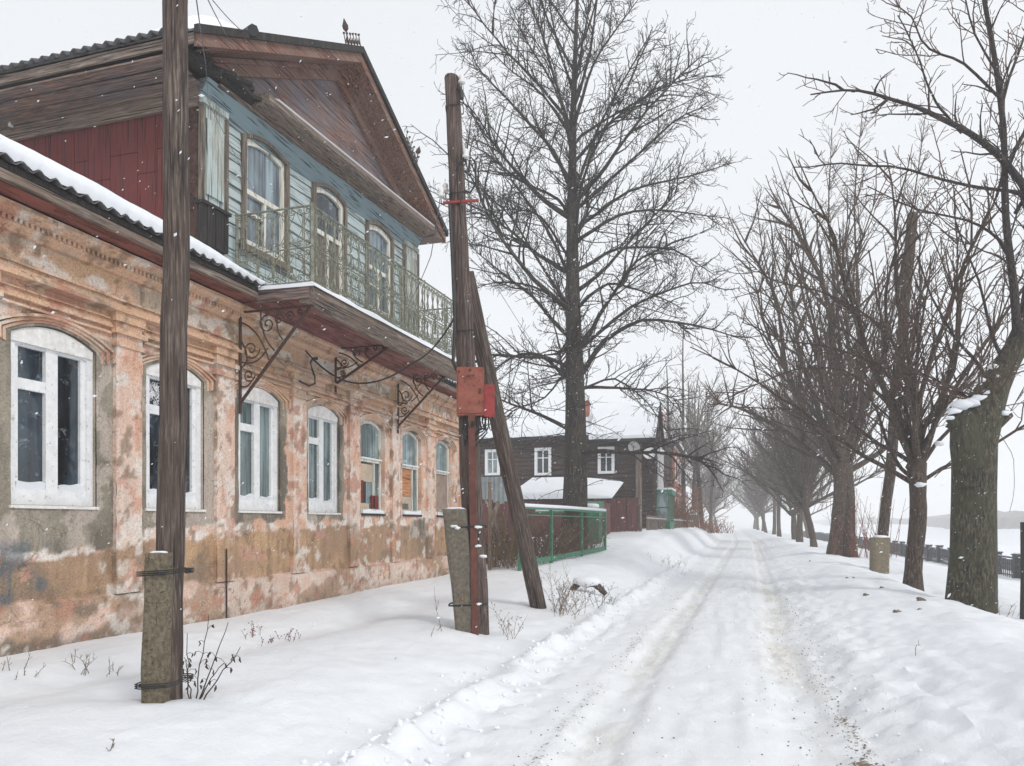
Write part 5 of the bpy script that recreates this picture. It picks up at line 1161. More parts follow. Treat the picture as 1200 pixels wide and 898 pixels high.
# tall slim trees in front of the brick-red house
for k, (u, v_, d, H, lab) in enumerate(((800, 615, 60, 17, 'tall slim tree in front of the brick-red house, reddish bark'), (790, 615, 54, 12, 'short twiggy tree against the brick-red house wall'), (812, 615, 66, 13, 'slim tree right beside the dark leaning pole'))):
    tb = TreeB(80 + k); p = at(u, v_, d); z0 = gz(p[0], p[1]); tk = MB(); P = tb.path((p[0], p[1], z0 - .3), (0, 0, 1), H, 10, .02, .05); tk.tube(P, np.linspace(.2, .03, 11), 8)
    for i in range(26):
        t = .15 + .8 * i / 26; q = P[int(t * 10)]; a = i * 2.4; Q = tb.path(q, (math.cos(a), math.sin(a), .9), H * .26 * (1.2 - t), 6, .1, .03); tb.limb_tube(Q, .045 * (1.2 - t) + .01, .012, 4); tb.twigs(Q, 1.0, 1.6, .016, .9, .05, 1, .012)
    T = tree_thing(lab, 'tree', (p[0], p[1], z0), 'bare trees on the left side of the street'); finish(T, tk, tb, 'bark_brown')
# small orange bush and weeds at the street end
def bush(u, v_, d, w_, h_, n_, mat, lab, seed):
    tb = TreeB(seed); p = at(u, v_, d); z0 = gz(p[0], p[1])
    for i in range(n_): Q = tb.path((p[0] + tb.r.normal(0, w_ * .35), p[1] + tb.r.normal(0, w_ * .35), z0), (tb.r.normal(0, .5), tb.r.normal(0, .5), 1), h_ * tb.r.uniform(.5, 1.1), 5, .12, .02); tb.twig.tube(Q, np.linspace(.03, .015, 6), 3, False); tb.twigs(Q, h_ * .4, 2.2, .016, .9, .05, 0, .012)
    return tag(tb.twig.build('bush', M[mat]), lab, 'bush')
bush(830, 612, 60, 2.2, 1.4, 90, 'hedge', 'low orange-brown leafless bush at the foot of the leaning pole', 3)
bush(797, 615, 50, 2.0, 3.0, 70, 'hedge', 'rust-coloured bush climbing before the brick-red house', 4)

# ------------------------------------------------------------------ log house and yards
def logwall_x(mb, x0, x1, y, z0, z1, holes=(), r=.13):
    z = z0
    while z < z1 - .05:
        cuts = [x0, x1]
        for (a, c_, h0, h1) in holes:
            if h0 < z + r and z + r < h1: cuts += [a, c_]
        cuts.sort()
        for i in range(0, len(cuts), 2): mb.prism([(y + .1, z), (y, z + .02), (y - .05, z + r), (y, z + 2 * r - .02), (y + .1, z + 2 * r)], cuts[i], cuts[i + 1], 'x')
        z += 2 * r
HX, HY = -4.0, 40.6; HL = -14.2; EAV = 6.35
lh = thing('log_house', 'dark two-storey log house with a steep snowy gable, beyond the big lime', 'house', (HX, HY, 0))
def wu(u, y, z=0):      # x on plane Y=y for pixel column u
    a = (u - 600) / FPX; d = y / (a * SN + CS); r = a * d; return r * CS - d * SN, d
wins = []
for (u0, u1, v0, v1) in ((570, 585, 529, 556), (628, 645, 527, 556), (702, 719, 526, 554)):
    xa, da = wu(u0, HY); xb, db_ = wu(u1, HY); wins.append((xa, xb, CAMH + (613 - v1) / FPX * (da + db_) / 2, CAMH + (613 - v0) / FPX * (da + db_) / 2))
b = MB(); logwall_x(b, HL, HX, HY, .4, EAV, wins); b.build('log_wall', M['log_x'], lh)
b = MB(); z = .4
while z < EAV: b.prism([(HX - .1, z), (HX, z + .02), (HX + .05, z + .13), (HX, z + .24), (HX - .1, z + .26)], HY - .25, HY + 9, 'y'); z += .26
b.build('street_log_wall', M['log_y'], lh)
b = MB(); b.box(HL, HX - .12, HY + .3, HY + 8.9, .4, EAV); b.build('dark_interior', M['char'], lh)
for i, (xa, xb, z0, z1) in enumerate(wins):
    b = MB(); O = [(xa - .06, z0 - .06), (xb + .06, z0 - .06), (xb + .06, z1 + .1), (xa - .06, z1 + .1)]; I = [(xa + .1, z0 + .08), (xb - .1, z0 + .08), (xb - .1, z1 - .06), (xa + .1, z1 - .06)]
    v = [(p[0], y, p[1]) for y in (HY - .1, HY + .05) for L in (O, I) for p in L]; f = []
    for k in range(4): j = (k + 1) % 4; f += [(k, j, 4 + j, 4 + k), (k, 8 + k, 8 + j, j), (4 + k, 4 + j, 12 + j, 12 + k)]
    b.add(v, f); xm = (xa + xb) / 2; b.box(xm - .03, xm + .03, HY - .05, HY + .02, z0 + .08, z1 - .06); b.box(xa + .1, xb - .1, HY - .045, HY + .015, z1 - .5, z1 - .45)
    fr = b.build('window', M['white'], lh); g = MB(); g.box(xa + .08, xb - .08, HY + .025, HY + .04, z0 + .06, z1 - .04); g.build('pane', M['glass_pale' if i == 0 else 'glass_dark'], fr)
# street side upper windows
for (y0, y1) in ((HY + 1.0, HY + 2.0), (HY + 2.6, HY + 3.6)):
    b = MB(); b.box(HX + .02, HX + .14, y0, y0 + .14, 3.6, 5.6); b.box(HX + .02, HX + .14, y1 - .14, y1, 3.6, 5.6); b.box(HX + .02, HX + .17, y0 - .1, y1 + .1, 5.6, 5.85); b.box(HX + .02, HX + .15, y0 - .05, y1 + .05, 3.45, 3.6); fr = b.build('window', M['white'], lh)
    g = MB(); g.box(HX + .04, HX + .08, y0 + .14, y1 - .14, 3.6, 5.6); g.build('pane', M['glass_dark'], fr)
# green glazed porch
b = MB()
px0, px1, py0, py1 = HX + .06, HX + .75, HY + .4, HY + 3.2
for (x, y) in ((px1, py0), (px1, (py0 + py1) / 2), (px1, py1), (px0, py0)): b.box(x - .08, x + .0, y, y + .1, .9, 3.3)
b.box(px0, px1 + .1, py0 - .1, py1 + .1, 3.2, 3.42); b.box(px0, px1, py0 + .02, py1, .9, 1.7); b.box(px0, px1, py0 + .02, py0 + .06, 2.4, 2.48)
pr_ = b.build('porch', M['green'], lh); g = MB(); g.box(px0, px1 - .1, py0 + .04, py1 - .05, 1.7, 3.2); g.build('pane', M['glass_pale'], pr_)
g = MB(); g.box(px0, px1 + .12, py0 - .12, py1 + .12, 3.42, 3.52); g.build('porch_snow', M['snow'], pr_)
# roof with the ridge across, snow covered, and the steep street gable
b = MB(); b.prism([(HY - .5, EAV - .05), (HY - .5, EAV + .08), (HY + 4.4, EAV + 2.3), (HY + 9.4, EAV + .08), (HY + 9.4, EAV - .05)], HL - .5, HX - .2, 'x'); rf = b.build('roof', M['char'], lh)
b = MB(); v = []; xg = np.linspace(HL - .5, HX - .25, 30)
for (y_, z_) in ((HY - .52, EAV + .07), (HY - .5, EAV + .24), (HY + 2, EAV + 1.42), (HY + 4.4, EAV + 2.5)): v += [(x_, y_, z_ + .05 * (vnoise(np.array([x_]), np.array([y_]), seed=4)[0])) for x_ in xg]
b.add(v, [(j * 30 + i, j * 30 + i + 1, (j + 1) * 30 + i + 1, (j + 1) * 30 + i) for j in range(3) for i in range(29)]); b.build('roof_snow', M['snow_roof'], rf, True)
gy0, gy1, gya, gza = HY - .45, HY + 4.3, HY + 1.7, 8.35
b = MB(); b.prism([(gy0, EAV - .1), (gy1, EAV - .1), (gya, gza - .15)], HX - 1.6, HX - .02, 'x'); b.build('street_gable', M['log_y'], lh)
b = MB(); 
for (ya, yb) in ((gy0 - .35, gya), (gya, gy1 + .35)):
    za_, zb_ = (EAV - .35, gza) if ya < gya - .1 else (gza, EAV - .35); b.prism([(ya, za_), (yb, zb_), (yb, zb_ + .12), (ya, za_ + .12)], HX - 3.5, HX + .14, 'x')
gr_ = b.build('gable_roof', M['char'], lh)
b = MB(); b.prism([(gy0 - .36, EAV - .20), (gya - .02, gza + .14), (gya - .02, gza + .24), (gy0 - .38, EAV - .04)], HX - 3.5, HX + .10, 'x'); b.build('gable_snow', M['snow_roof'], gr_)
b = MB(); cx_, _ = wu(687, 43); b.box(cx_ - .2, cx_ + .2, 42.6, 43.1, EAV + 1, 8.75); b.box(cx_ - .26, cx_ + .26, 42.54, 43.16, 8.55, 8.66); b.build('chimney', M['brickred'], rf)
# satellite dishes on the corner
for k, (u, v_, d, lab) in enumerate(((743, 524, 40, 'white satellite dish on a post at the log house corner, left one'), (761, 531, 39.4, 'white satellite dish at the log house corner, right and lower one'))):
    c = at(u, v_, d); T = thing('satellite_dish', lab, 'satellite dish', tuple(c), 'satellite dishes on the log house'); b = MB(); rr = .33; n_ = 18; v = [(0, .07, 0)]; rings = 4
    for j in range(1, rings + 1):
        for i in range(n_): a = 2 * math.pi * i / n_; q = j / rings; v.append((rr * q * math.cos(a), .07 - .07 * q * q * 1.0, rr * q * math.sin(a)))
    f = [(0, 1 + i, 1 + (i + 1) % n_) for i in range(n_)] + [(1 + (j - 1) * n_ + i, 1 + j * n_ + i, 1 + j * n_ + (i + 1) % n_, 1 + (j - 1) * n_ + (i + 1) % n_) for j in range(1, rings) for i in range(n_)]
    Rm = Matrix.Rotation(TH + .1 - .3 * k, 4, 'Z') @ Matrix.Rotation(-.25, 4, 'X'); vv = np.array([tuple(Rm @ Vector(p)) for p in v]) + c; b.add(vv, f); vb = vv + np.array((0, .02, 0)); b.add(vb, f); b.build('reflector', M['dish'], T, True)
    b = MB(); b.tube([c + (0, .04, -.3), c + (0, -.3, -.05)], .02, 4); b.blob(c + np.array((0, -.32, -.04)), .05, 1, 1); b.build('receiver_arm', M['slate'], T)
    b = MB(); b.tube([c + (0, .1, 0), c + (0, .12, -.6)], .03, 5); b.tube([c + (0, .12, -.45), (c[0] - .1, HY - .05, c[2] - .45)], .03, 5); b.build('mount', M['iron'], T)
# board strip / drain pipes at the corner
b = MB(); x_, _ = wu(748, HY - .3); b.box(x_ - .16, x_ + .16, HY - .2, HY - .08, 3.0, 5.9); b.build('corner_board', M['greywood_z'], lh)

# shed with snowy roof
sx0, _ = wu(606, 29); sx1, _ = wu(716, 29)
sh = thing('shed', 'low shed with thick snow on its roof behind the big lime', 'shed', (sx0, 29, 0))
b = MB(); b.box(sx0, sx1 - .5, 29.3, 32, .6, 2.45); b.build('wall', M['maroon'], sh)
b = MB(); b.prism([(29.0, 2.5), (29.0, 2.58), (32.2, 3.35), (32.2, 3.25)], sx0 - .2, sx1, 'x'); rf2 = b.build('roof', M['char'], sh)
b = MB(); v = []; xg = np.linspace(sx0 - .2, sx1 + .05, 24); th = .28 * np.clip((sx1 + .05 - xg) / 2.2, 0, 1) ** .6
for (y_, z_, k_) in ((28.97, 2.57, 0), (28.93, 2.60, .6), (29.1, 2.62, 1), (32.2, 3.37, 1)): v += [(x_, y_, z_ + t_ * k_) for x_, t_ in zip(xg, th)]
b.add(v, [(j * 24 + i, j * 24 + i + 1, (j + 1) * 24 + i + 1, (j + 1) * 24 + i) for j in range(3) for i in range(23)]); b.build('roof_snow', M['snow'], rf2, True)

def plank_fence(p, q, z0, z1, wd, mat, label, name='board_fence', gap=.008, jag=.03, posts=True, thick=.025):
    L = math.dist(p, q); t = np.array(((q[0] - p[0]) / L, (q[1] - p[1]) / L)); T = thing(name, label, 'fence', (p[0], p[1], z0)); b = MB(); n_ = int(L / wd); ang = math.atan2(t[1], t[0])
    for i in range(n_):
        o = Matrix.Translation((p[0] + t[0] * i * wd, p[1] + t[1] * i * wd, 0)) @ Matrix.Rotation(ang, 4, 'Z') @ Matrix.Rotation(rnd.uniform(-.012, .012), 4, 'Y'); b.box(0, wd - gap, -thick / 2 + rnd.uniform(-.006, .006), thick / 2, z0, z1 + rnd.uniform(-jag, jag), o)
    b.build('boards', M[mat], T); b = MB(); nrm = np.array((-t[1], t[0])) * .06
    for z_ in (z0 + .3 * (z1 - z0), z0 + .85 * (z1 - z0)): b.beam((p[0] + nrm[0], p[1] + nrm[1], z_), (q[0] + nrm[0], q[1] + nrm[1], z_), .05, .08)
    b.build('rail', M['greywood_x'], T); return T
xa, _ = wu(622, 33); xb, _ = wu(752, 33)
plank_fence((xa, 33), (xb, 33), .7, 2.72, .17, 'maroon', 'tall maroon board fence with old planks in front of the log house')
# side gate boards beyond the corner of the house
plank_fence((-6.35, 18.55), (-6.15, 21.6), .3, 2.15, .14, 'maroon', 'maroon board gate by the far corner of the plaster house', jag=.12)
# broken planks leaning on it
pk = [((572, 585, 18.3), (596, 615, 19.4), .09), ((573, 622, 18), (584, 588, 18.6), .08), ((575, 625, 18), (592, 655, 18.8), .09), ((583, 608, 18.4), (597, 648, 18.9), .06), ((574, 565, 18.0), (574, 668, 18.0), .07), ((579, 600, 18.4), (578, 665, 18.3), .06), ((586, 640, 18.2), (577, 598, 18.2), .08)]
PKL = ['long plank slanting down to the right from the gate top behind the braced pole', 'leaning plank rising steeply to the right, nearest the braced pole', 'plank slanting down right across the lower gate boards', 'short thin plank end slanting down at the right of the gate', 'upright grey stake standing taller than the maroon gate', 'thin upright lath standing in front of the maroon gate', 'grey plank leaning left against the middle of the gate']
for i, (a, c_, w_) in enumerate(pk):
    b = MB(); b.beam(at(*a), at(*c_), w_ * 1.25, .03, (-SN, CS, 0)); tag(b.build('loose_plank', M['greywood_z']), PKL[i], 'plank', 'broken planks by the gate')
# sheet metal panel above
b = MB(); x0_, d_ = wu(562, 24); x1_, _ = wu(603, 24); xs_ = np.linspace(x0_, x1_, 90); y_ = 24 + .02 * np.sign(np.sin(xs_ * 2 * math.pi / .16)); v = [(a, c_, 1.9) for a, c_ in zip(xs_, y_)] + [(a, c_, 3.18) for a, c_ in zip(xs_, y_)] + [(a, c_ + .01, 1.9) for a, c_ in zip(xs_, y_)] + [(a, c_ + .01, 3.18) for a, c_ in zip(xs_, y_)]
b.add(v, [(i, i + 1, 91 + i, 90 + i) for i in range(89)] + [(180 + i, 181 + i, 271 + i, 270 + i) for i in range(89)] + [(90 + i, 91 + i, 271 + i, 270 + i) for i in range(89)])
T = thing('sheet_metal_fence', 'pale blue-grey corrugated metal fence panel behind the loose planks', 'fence', (x0_, 24, 0.5)); b.build('panel', M['sheet'], T)
b = MB()
for x_ in (x0_ + .1, x1_ - .1): b.box(x_ - .03, x_ + .03, 24.04, 24.1, .4, 3.1)
b.build('post', M['iron'], T)

# green mesh fence
GF = thing('mesh_fence', 'green framed mesh fence with snow on its top rail', 'fence', (-4.0, 23.6, .7))
F0, F1 = np.array((-4.85, 16.9)), np.array((-3.95, 23.8)); FB = np.array((-6.3, 23.9))
def fz(y): return np.interp(y, [16, 19, 24], [.62, .70, .78])
tt = [0, .30, .66, 1]
b = MB(); pz = 1.98
b.beam((*F0, pz), (*F1, pz - .02), .07, .07); b.beam((*F1, pz - .02), (*FB, pz - .02), .06, .06); b.beam((F0[0], F0[1], fz(F0[1]) - .02), (F1[0], F1[1], fz(F1[1])), .05, .13)
b.beam((F0[0], F0[1], pz - .18), (F1[0], F1[1], pz - .2), .03, .03); b.build('frame', M['green'], GF)
for t_ in tt:
    p = F0 + (F1 - F0) * t_; b = MB(); b.box(p[0] - .04, p[0] + .04, p[1] - .04, p[1] + .04, .2, pz - .03); b.build('post', M['green'], GF)
b = MB(); b.tube([(*(F0), pz + .045), (*(F0 + (F1 - F0) * .5), pz + .05), (*F1, pz + .03)], .05, 8); b.tube([(*F1, pz + .03), (*FB, pz + .03)], .04, 6)
b.build('rail_snow', M['snow'], GF, True)
b = MB()   # chain-link of crossed wires
L = np.linalg.norm(F1 - F0); k = int(L / .11)
for i in range(-14, k + 1):
    for s_ in (-1, 1):
        a = i * .11; c_ = a + 1.15; 
        aa, cc_ = max(a, 0), min(c_, L); 
        if aa >= cc_: continue
        f = lambda q: ((q - a) / 1.15) if s_ > 0 else 1 - (q - a) / 1.15
        pa_, pc_ = F0 + (F1 - F0) * aa / L, F0 + (F1 - F0) * cc_ / L; z0_ = .72
        b.tube([(*pa_, z0_ + 1.12 * f(aa)), (*pc_, z0_ + 1.12 * f(cc_))], .004, 3, False)
b.build('mesh', M['iron'], GF)
# brown dead brambles behind the mesh
tb = TreeB(91)
for i in range(420):
    t_ = tb.r.rand(); p = F0 + (F1 - F0) * t_; x_, y_ = p[0] - .15 - tb.r.rand() * 1.0, p[1]; Q = tb.path((x_, y_, .5), (tb.r.normal(0, .35), tb.r.normal(0, .35), 1), tb.r.uniform(.7, 1.45), 4, .2, .0); tb.twig.tube(Q, .009, 3, False)
    if i % 2 == 0: tb.twigs(Q, .35, 4, .006, 1, 0, 0, .005)
tag(tb.twig.build('brambles', M['weed']), 'tangle of dead brown brambles behind the green mesh fence', 'brambles', kind='stuff')
# green bin / box behind the fence
x_, d_ = wu(683, 26.2); x1_, _ = wu(702, 26.2)
T = thing('green_chest', 'green wooden chest behind the corner of the mesh fence', 'chest', (x_, 26.2, .8)); b = MB(); b.box(x_, x1_, 26.2, 26.9, .8, 2.05); b.build('body', M['green'], T); b = MB(); b.prism([(26.12, 2.06), (26.12, 2.12), (26.95, 2.4), (26.95, 2.06)], x_ - .05, x1_ + .05, 'x'); b.build('lid', M['green'], T)
b = MB(); b.blob(((x_ + x1_) / 2, 26.3, 2.2), (.3, .2, .1), 2, 2); b.build('lid_snow', M['snow'], T, True)
# picket fence beyond the log house
T = thing('picket_fence', 'grey picket fence half buried in snow beside the road past the log house', 'fence', (-3.2, 40, 1))
b = MB(); y_ = 34.0
while y_ < 58: x_ = -3.75 + (y_ - 34) * .035; b.box(x_ - .012, x_ + .012, y_, y_ + .10, .9, 1.95 - .004 * (y_ - 38)); y_ += .22
b.build('pickets', M['greywood_z'], T); b = MB(); b.beam((-3.72, 34, 1.78), (-2.88, 58, 1.7), .04, .07); b.build('rail', M['greywood_y'], T); b = MB(); b.beam((-3.72, 34, 1.835), (-2.88, 58, 1.755), .05, .03); b.build('rail_snow', M['snow'], T)
b = MB(); p = at(750, 640, 33); b.tube([p, at(750, 560, 33)], .09, 8); tag(b.build('fence_post', M['greywood_z']), 'grey post standing at the right end of the maroon fence', 'post')
# brick-red house beyond
BRX = -4.15; BRY = 56.0
T = thing('brick_red_house', 'brick-red two-storey house with snowy roof beyond the log house', 'house', (BRX, BRY, 0))
b = MB(); b.box(BRX - 9, BRX, BRY, BRY + 14, .3, 7.3); b.build('wall', M['brickred'], T)
b = MB(); b.box(BRX, BRX + .05, BRY - .05, BRY + 14, 7.2, 7.5); b.box(BRX, BRX + .06, BRY, BRY + 14, 3.9, 4.05); b.build('belt_course', M['white'], T)
for i in range(5):
    for z0 in (1.8, 4.9):
        y0 = BRY + 1.2 + i * 2.6; b = MB(); b.box(BRX + .002, BRX + .06, y0, y0 + 1.2, z0 - .15, z0 + 1.75); fr = b.build('window', M['white'], T); g = MB(); g.box(BRX + .062, BRX + .07, y0 + .15, y0 + 1.05, z0, z0 + 1.6); g.build('pane', M['glass_dark'], fr)
b = MB(); b.prism([(BRX - 9.4, 7.4), (BRX + .4, 7.4), (BRX - 4.5, 9.6)], BRY - .4, BRY + 14.4, 'y'); rf3 = b.build('roof', M['char'], T)
b = MB(); b.prism([(BRX - 4.5, 9.62), (BRX + .38, 7.46), (BRX + .42, 7.62), (BRX - 4.5, 9.85), (BRX - 9.4, 7.62), (BRX - 9.38, 7.46)], BRY - .42, BRY + 14.42, 'y'); b.build('roof_snow', M['snow_roof'], rf3)
b = MB(); b.box(BRX - 1.6, BRX - 1.0, BRY + 2, BRY + 2.7, 8, 10.2); b.build('chimney', M['brickred'], rf3)
b = MB(); x_ = -3.4; T = thing('street_kiosk', 'small dark green hut by the far pole', 'hut', (x_, 66, .8)); b.box(x_ - .5, x_ + .4, 66, 67.5, .5, 2.3); b.build('wall', M['green'], T); b = MB(); b.prism([(65.8, 2.3), (67.7, 2.3), (66.75, 2.75)], x_ - .6, x_ + .5, 'x'); b.build('roof', M['snow'], T)

# ------------------------------------------------------------------ cast-iron fence along the river bank
T = thing('cast_iron_fence', 'dark cast-iron fence along the river bank behind the right-hand trees', 'fence', (12.3, 40, -1.1))
fx = lambda y: 12.3 - .004 * max(0, y - 60)
b = MB(); pb = MB(); sn_ = MB(); y_ = 20.0; i = 0
while y_ < 150:
    z0 = gz(fx(y_), y_) ; 
    if i % 10 == 0:
        pb = MB(); x_ = fx(y_); pb.box(x_ - .15, x_ + .15, y_, y_ + .30, z0 - .3, z0 + 1.02); pb.box(x_ - .19, x_ + .19, y_ - .04, y_ + .34, z0 + 1.02, z0 + 1.08); pb.build('post', M['ironfence'], T); sn_.blob((x_, y_ + .15, z0 + 1.09), (.17, .17, .06), i, 1)
    b.box(fx(y_) - .02, fx(y_) + .02, y_ + .02, y_ + .07, z0 - .1, z0 + .85); b.box(fx(y_) - .015, fx(y_) + .015, y_ + .11, y_ + .16, z0 + .35, z0 + .85)
    y_ += .26; i += 1
for (y0, y1) in zip(np.arange(20, 150, 2.6), np.arange(22.6, 152.6, 2.6)):
    za_, zb_ = gz(fx(y0), y0), gz(fx(y1), y1)
    for h_, t_ in ((.88, .07), (.30, .05), (.58, .05), (.08, .05)): b.beam((fx(y0), y0, za_ + h_), (fx(y1), y1, zb_ + h_), .05, t_)
    sn_.beam((fx(y0), y0, za_ + .93), (fx(y1), y1, zb_ + .93), .05, .025)
b.build('panel', M['ironfence'], T); sn_.build('rail_snow', M['snow'], T)
b = MB(); p = at(1199, 745, 12.5); q = at(1199, 612, 12.5); b.tube([p, (p + q) / 2 + (.01, 0, 0), q], [.06, .05, .045], 8); tag(b.build('bare_post', M['char']), 'dark thin post at the right edge of the view', 'post')

# ------------------------------------------------------------------ dry weeds
def stalks(label, spots, mat='weed', name='dry_weed', seed=1, group=None, heads=False, leaf=False):
    """one plant: each spot is (u, v, depth, height, lean)"""
    tb = TreeB(seed); b = tb.twig
    for (u, v_, d, h_, ln) in spots:
        um = np.mean([q[0] for q in spots]); u = um + (u - um) * tb.r.uniform(.1, 1.25) + tb.r.normal(0, 2.2); d = d * tb.r.uniform(.975, 1.03); h_ = h_ * tb.r.uniform(.5, 1.35); v_ += tb.r.normal(0, 2); thk = .0042 if mat != 'weed_dark' else .006
        p = at(u, v_, d); p[2] = gz(p[0], p[1]) - .04; Q = tb.path(p, (ln + tb.r.normal(0, .28), tb.r.normal(0, .25), 1), h_, 6, .13, 0, .12 * abs(ln)); b.tube(Q, np.linspace(thk, .0018, 7), 3, False)
        for j in range(int(2 + h_ * 9)):
            ii = tb.r.randint(2, 6); W = tb.path(Q[ii], (tb.r.normal(0, .7), tb.r.normal(0, .7), .9), h_ * tb.r.uniform(.12, .32), 3, .12, .05); b.tube(W, .0018, 3, False)
            if heads: b.blob(W[-1], .008, j, 1)
            if leaf and j % 2 == 0: b.blob(W[-1] + (0, 0, -.02), (.016, .012, .035), j, 1, 1, .5)
    return tag(b.build(name, M[mat]), label, 'weed', group)
tb = TreeB(3); bq = at(226, 815, 5.3); bq[2] = gz(bq[0], bq[1]) - .03; rt = np.array((CS, SN, 0)); T = thing('dry_burdock', 'dark dry burdock with hanging leaves right of the near pole', 'weed', tuple(bq))
b = MB(); lf = MB()
for (lx, h_, bend) in ((-.05, .50, -.02), (.02, .62, .10), (.07, .58, .22), (.10, .40, .30), (-.02, .34, -.06), (.05, .3, .2)):
    P = np.array([bq + rt * (lx * .5 + bend * t * 1.0) + np.array((0, 0, h_ * t)) + tb.r.normal(0, .006, 3) for t in np.linspace(0, 1, 8)]); b.tube(P, np.linspace(.006, .0025, 8), 4, False)
    for ii in (2, 3, 4, 5, 6, 7):
        for sg in (-1, 1):
            if tb.r.rand() < .55: continue
            e = P[ii] + rt * sg * tb.r.uniform(.02, .06) + np.array((0, 0, tb.r.uniform(-.01, .04))); b.tube([P[ii], (P[ii] + e) / 2 + (0, 0, .012), e], .002, 3, False)
            q_ = tb.r.uniform(.018, .045); lf.tube([e + (0, 0, .004), e + rt * tb.r.uniform(-.012, .012) + (0, 0, -q_ * .45), e + rt * tb.r.uniform(-.018, .018) + (0, 0, -q_)], [.003, tb.r.uniform(.005, .011), .002], 5)
b.build('stem', M['weed_dark'], T); lf.build('leaves', M['weed_dark'], T)
stalks('faint dry grass tuft before the wall at the left edge', [(4 + i * 7, 790 + (i % 3) * 8, 6.2, .14, .1) for i in range(6)], seed=4)
stalks('fan-shaped dry grass tuft in the snow near the left wall', [(78 + i * 5, 778, 6.6, .2, -.3 + i * .12) for i in range(7)], seed=5)
stalks('small dry tuft left of the near pole', [(122 + i * 5, 776, 6.7, .17, -.3 + i * .15) for i in range(5)], seed=6)
stalks('reddish dry tuft at the foot of the house wall', [(284 + i * 4, 733, 8.9, .16, -.2 + i * .1) for i in range(8)], 'redshoot', seed=7, heads=True)
stalks('low dry seed heads under the third window', [(324 + i * 3.5, 735, 9.2, .14, -.3 + i * .08) for i in range(9)], 'redshoot', seed=8, heads=True)
stalks('bent straw leaning out of the snow left of the braced pole', [(514, 765, 9, .3, .35), (508, 765, 9.0, .28, .3), (520, 752, 9.1, .5, .1)], seed=9)
stalks('dry stalks between the braced pole and its brace', [(590 + i * 3, 748, 9.7, .32 + .1 * (i % 4), .25 - .12 * i) for i in range(7)], seed=10, heads=True)
stalks('tall dry grass clump at the foot of the brace', [(646 + (i % 13) * 2.4, 708 - (i % 3) * 3, 12.2, .4 + .3 * rnd.random(), rnd.uniform(-.15, .3)) for i in range(32)], seed=11, heads=True)
stalks('tall thin dry stems just right of the brace clump', [(671 + i * 3.4, 704, 12.6, .75, .02) for i in range(5)], seed=12)
stalks('dark seeded stalks right of the tall stems', [(697 + i * 2.5, 695, 13.2, .42, .2) for i in range(7)], 'weed_dark', seed=13, heads=True)
stalks('leaning pair of dry stalks beside the buried stump', [(716, 686, 14, .42, .3), (719, 686, 14, .45, .35), (714, 688, 14, .3, .3)], seed=14)
stalks('dry weeds on the left bank near the road', [(768 + i * 4, 656, 24, .45, -.1 + .05 * i) for i in range(9)], seed=15, heads=True)
stalks('single dry blade sticking out of the snow', [(455, 792, 7.6, .12, .3)], seed=16)
stalks('tiny dry sprig in the near snow', [(127, 884, 4.2, .1, 0), (130, 884, 4.2, .07, .2)], seed=17)
stalks('dry tuft by the thickest trunk', [(1168 + i * 4, 722, 13, .28, -.3 + .12 * i) for i in range(7)], seed=18)
stalks('thin dry twig on the right bank', [(1072, 765, 7.6, .2, -.2), (1080, 752, 7.8, .1, .3)], seed=19)
tb = TreeB(7); 
b = MB(); p = at(686, 664, 15); z_ = gz(p[0], p[1]); b.tube([(p[0] - .3, p[1], z_ + .0), (p[0] - .12, p[1], z_ + .2), (p[0] + .2, p[1], z_ + .17), (p[0] + .42, p[1], z_ - .05)], [.05, .09, .09, .05], 7); T = thing('buried_log', 'snow-capped buried log among the weeds', 'log', (p[0], p[1], z_)); b.build('log', M['pole'], T)
b = MB(); b.blob((p[0] + .02, p[1] + .05, z_ + .20), (.30, .22, .11), 2, 2, 1, .12); b.build('snow_cap', M['snow'], T, True)
CLL = ['third dirty clod along the bank crest, counted from the far one', 'small low clod beside the far group on the bank', 'middle-sized clod midway along the right bank crest', 'dark clod below the short concrete stub on the bank', 'rounded clod between the stub and the knotty trunk, low on the bank', 'largest dirty clod, nearest the camera on the bank crest', 'farthest dirty clod, alone on the bank crest', 'clod just under the largest dirty one']
# dirty clods on the right bank
for i, (u, v_, s_) in enumerate(((992, 677, .05), (1000, 684, .04), (1014, 687, .07), (1033, 692, .06), (1050, 706, .08), (1078, 710, .09), (949, 655, .05), (1077, 719, .05))):
    a = (u - 600) / FPX; X_ = 2.75 + .35 * math.sin(i * 2.7); d = X_ / (a * CS - SN); p = at(u, v_, d); z_ = gz(p[0], p[1]); b = MB(); b.blob((p[0], p[1], z_ + s_ * .06), (s_ * .6, s_ * .5, s_ * .5), i, 2, 1, .45); b.blob((p[0] + s_ * .7, p[1] + .02, z_), (s_ * .45, s_ * .4, s_ * .35), i + 9, 2, 1, .4)
    tag(b.build('frozen_clod', M['mud']), CLL[i], 'clod', 'clods on the right bank')
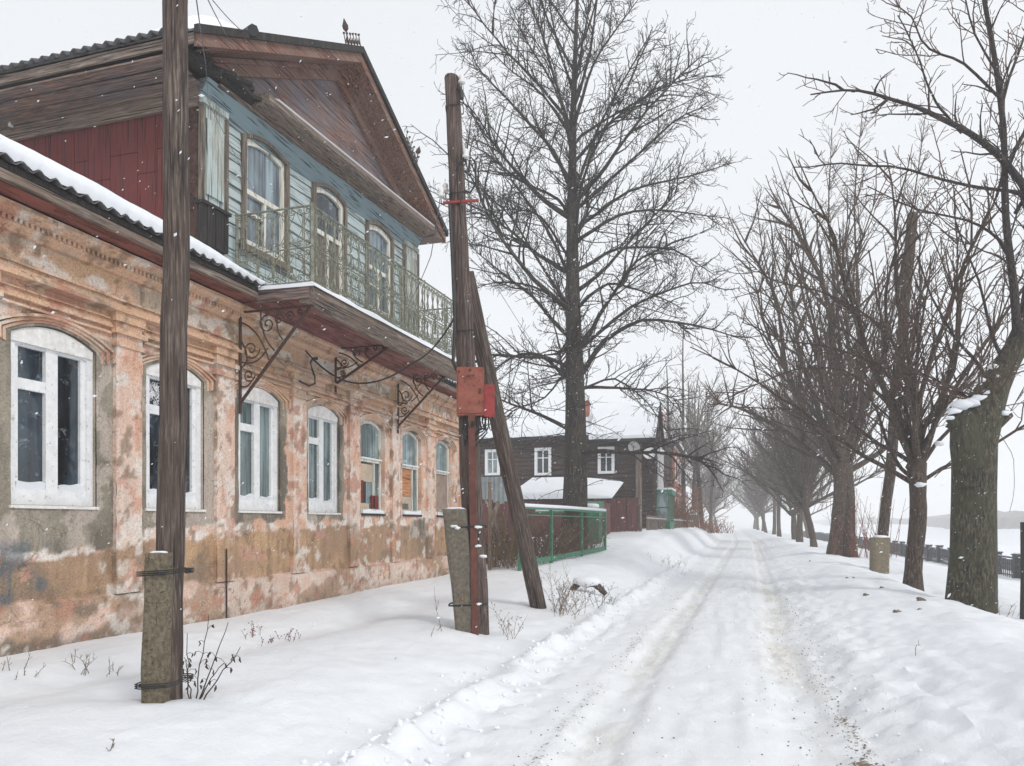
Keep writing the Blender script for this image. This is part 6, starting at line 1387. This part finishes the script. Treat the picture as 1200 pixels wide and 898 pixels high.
# loose snow crumbs and grit along the ruts
b = MB(); r = np.random.RandomState(5)
for i in range(950):
    Y = 3.5 + 26 * r.rand() ** 2.0; k = r.rand(); X = float(road_c(Y)) + (r.normal(-2.0, .22) if k < .5 else (r.normal(1.25, .14) if k < .72 else r.uniform(-1.7, 1.6))); s_ = r.uniform(.006, .024) * (1.3 if k < .5 else .8)
    b.blob((X, Y, gz(X, Y) + s_ * .25), s_, i, 1, .8, .3)
tag(b.build('snow_crumbs', M['snow']), 'loose crumbs of snow along the road edge', 'snow crumbs', kind='stuff')
b = MB()
for i in range(1100):
    Y = 3.3 + 14 * r.rand() ** 2.4; k = r.rand(); c0 = float(road_c(Y)); X = c0 + (r.normal(1.05, .07) if k < .45 else (r.normal(.8, .25) if k < .72 else (r.normal(-1.08, .09) if k < .9 else r.uniform(-1.6, 1.6)))); s_ = r.uniform(.003, .009)
    b.blob((X, Y, gz(X, Y) + s_ * .3), s_, i, 1, .7, .4)
tag(b.build('road_grit', M['mud']), 'brown grit scattered in the wheel ruts', 'grit', kind='stuff')

# ------------------------------------------------------------------ falling snow
def flakes(n_, seed):
    r = np.random.RandomState(seed); P = r.uniform((-10, 1.2, 0), (9, 22, 9.5), (n_, 3)); P = P[np.hypot(P[:, 0], P[:, 1]) > 2.2]; P = P[P[:, 0] > -6.5]
    n_ = len(P); L = r.uniform(.005, .013, n_); W = L * r.uniform(.28, .5, n_); d = np.stack([-.85 + r.normal(0, .2, n_), r.normal(0, .3, n_), -.45 + r.normal(0, .25, n_)], 1); d /= np.linalg.norm(d, axis=1, keepdims=True)
    a = np.cross(d, (0, 0, 1.)); a /= np.linalg.norm(a, axis=1, keepdims=True); c = np.cross(d, a)
    V = np.stack([P + d * L[:, None], P - d * L[:, None], P + a * W[:, None], P - a * W[:, None], P + c * W[:, None], P - c * W[:, None]], 1).reshape(-1, 3)
    tri = np.array([(0, 2, 4), (0, 4, 3), (0, 3, 5), (0, 5, 2), (1, 4, 2), (1, 3, 4), (1, 5, 3), (1, 2, 5)]); F = (tri[None] + 6 * np.arange(n_)[:, None, None]).reshape(-1, 3)
    b = MB(); b.v = [V]; b.n = len(V); b.f = F.tolist(); return b.build('falling_snow', M['snow'])
tag(flakes(13000, 5), 'snowflakes falling all over the street', 'snowfall', kind='stuff')

# ------------------------------------------------------------------ snowy air
HAZE = 0.0026
b = MB(); b.box(-265, 430, -20, 910, -5.5, 60); hz = b.build('haze', M['snow']); tag(hz, 'pale snowy air between the near trees and the far shore', 'haze', kind='stuff')
m = bpy.data.materials.new('snowy_air'); m.use_nodes = True; n, l = m.node_tree.nodes, m.node_tree.links; n.remove(n['Principled BSDF'])
pv = n.new('ShaderNodeVolumePrincipled'); pv.inputs['Color'].default_value = (.992, .995, 1.0, 1); pv.inputs['Density'].default_value = HAZE; pv.inputs['Anisotropy'].default_value = 0.0
l.new(pv.outputs[0], n['Material Output'].inputs['Volume']); hz.data.materials.clear(); hz.data.materials.append(m)
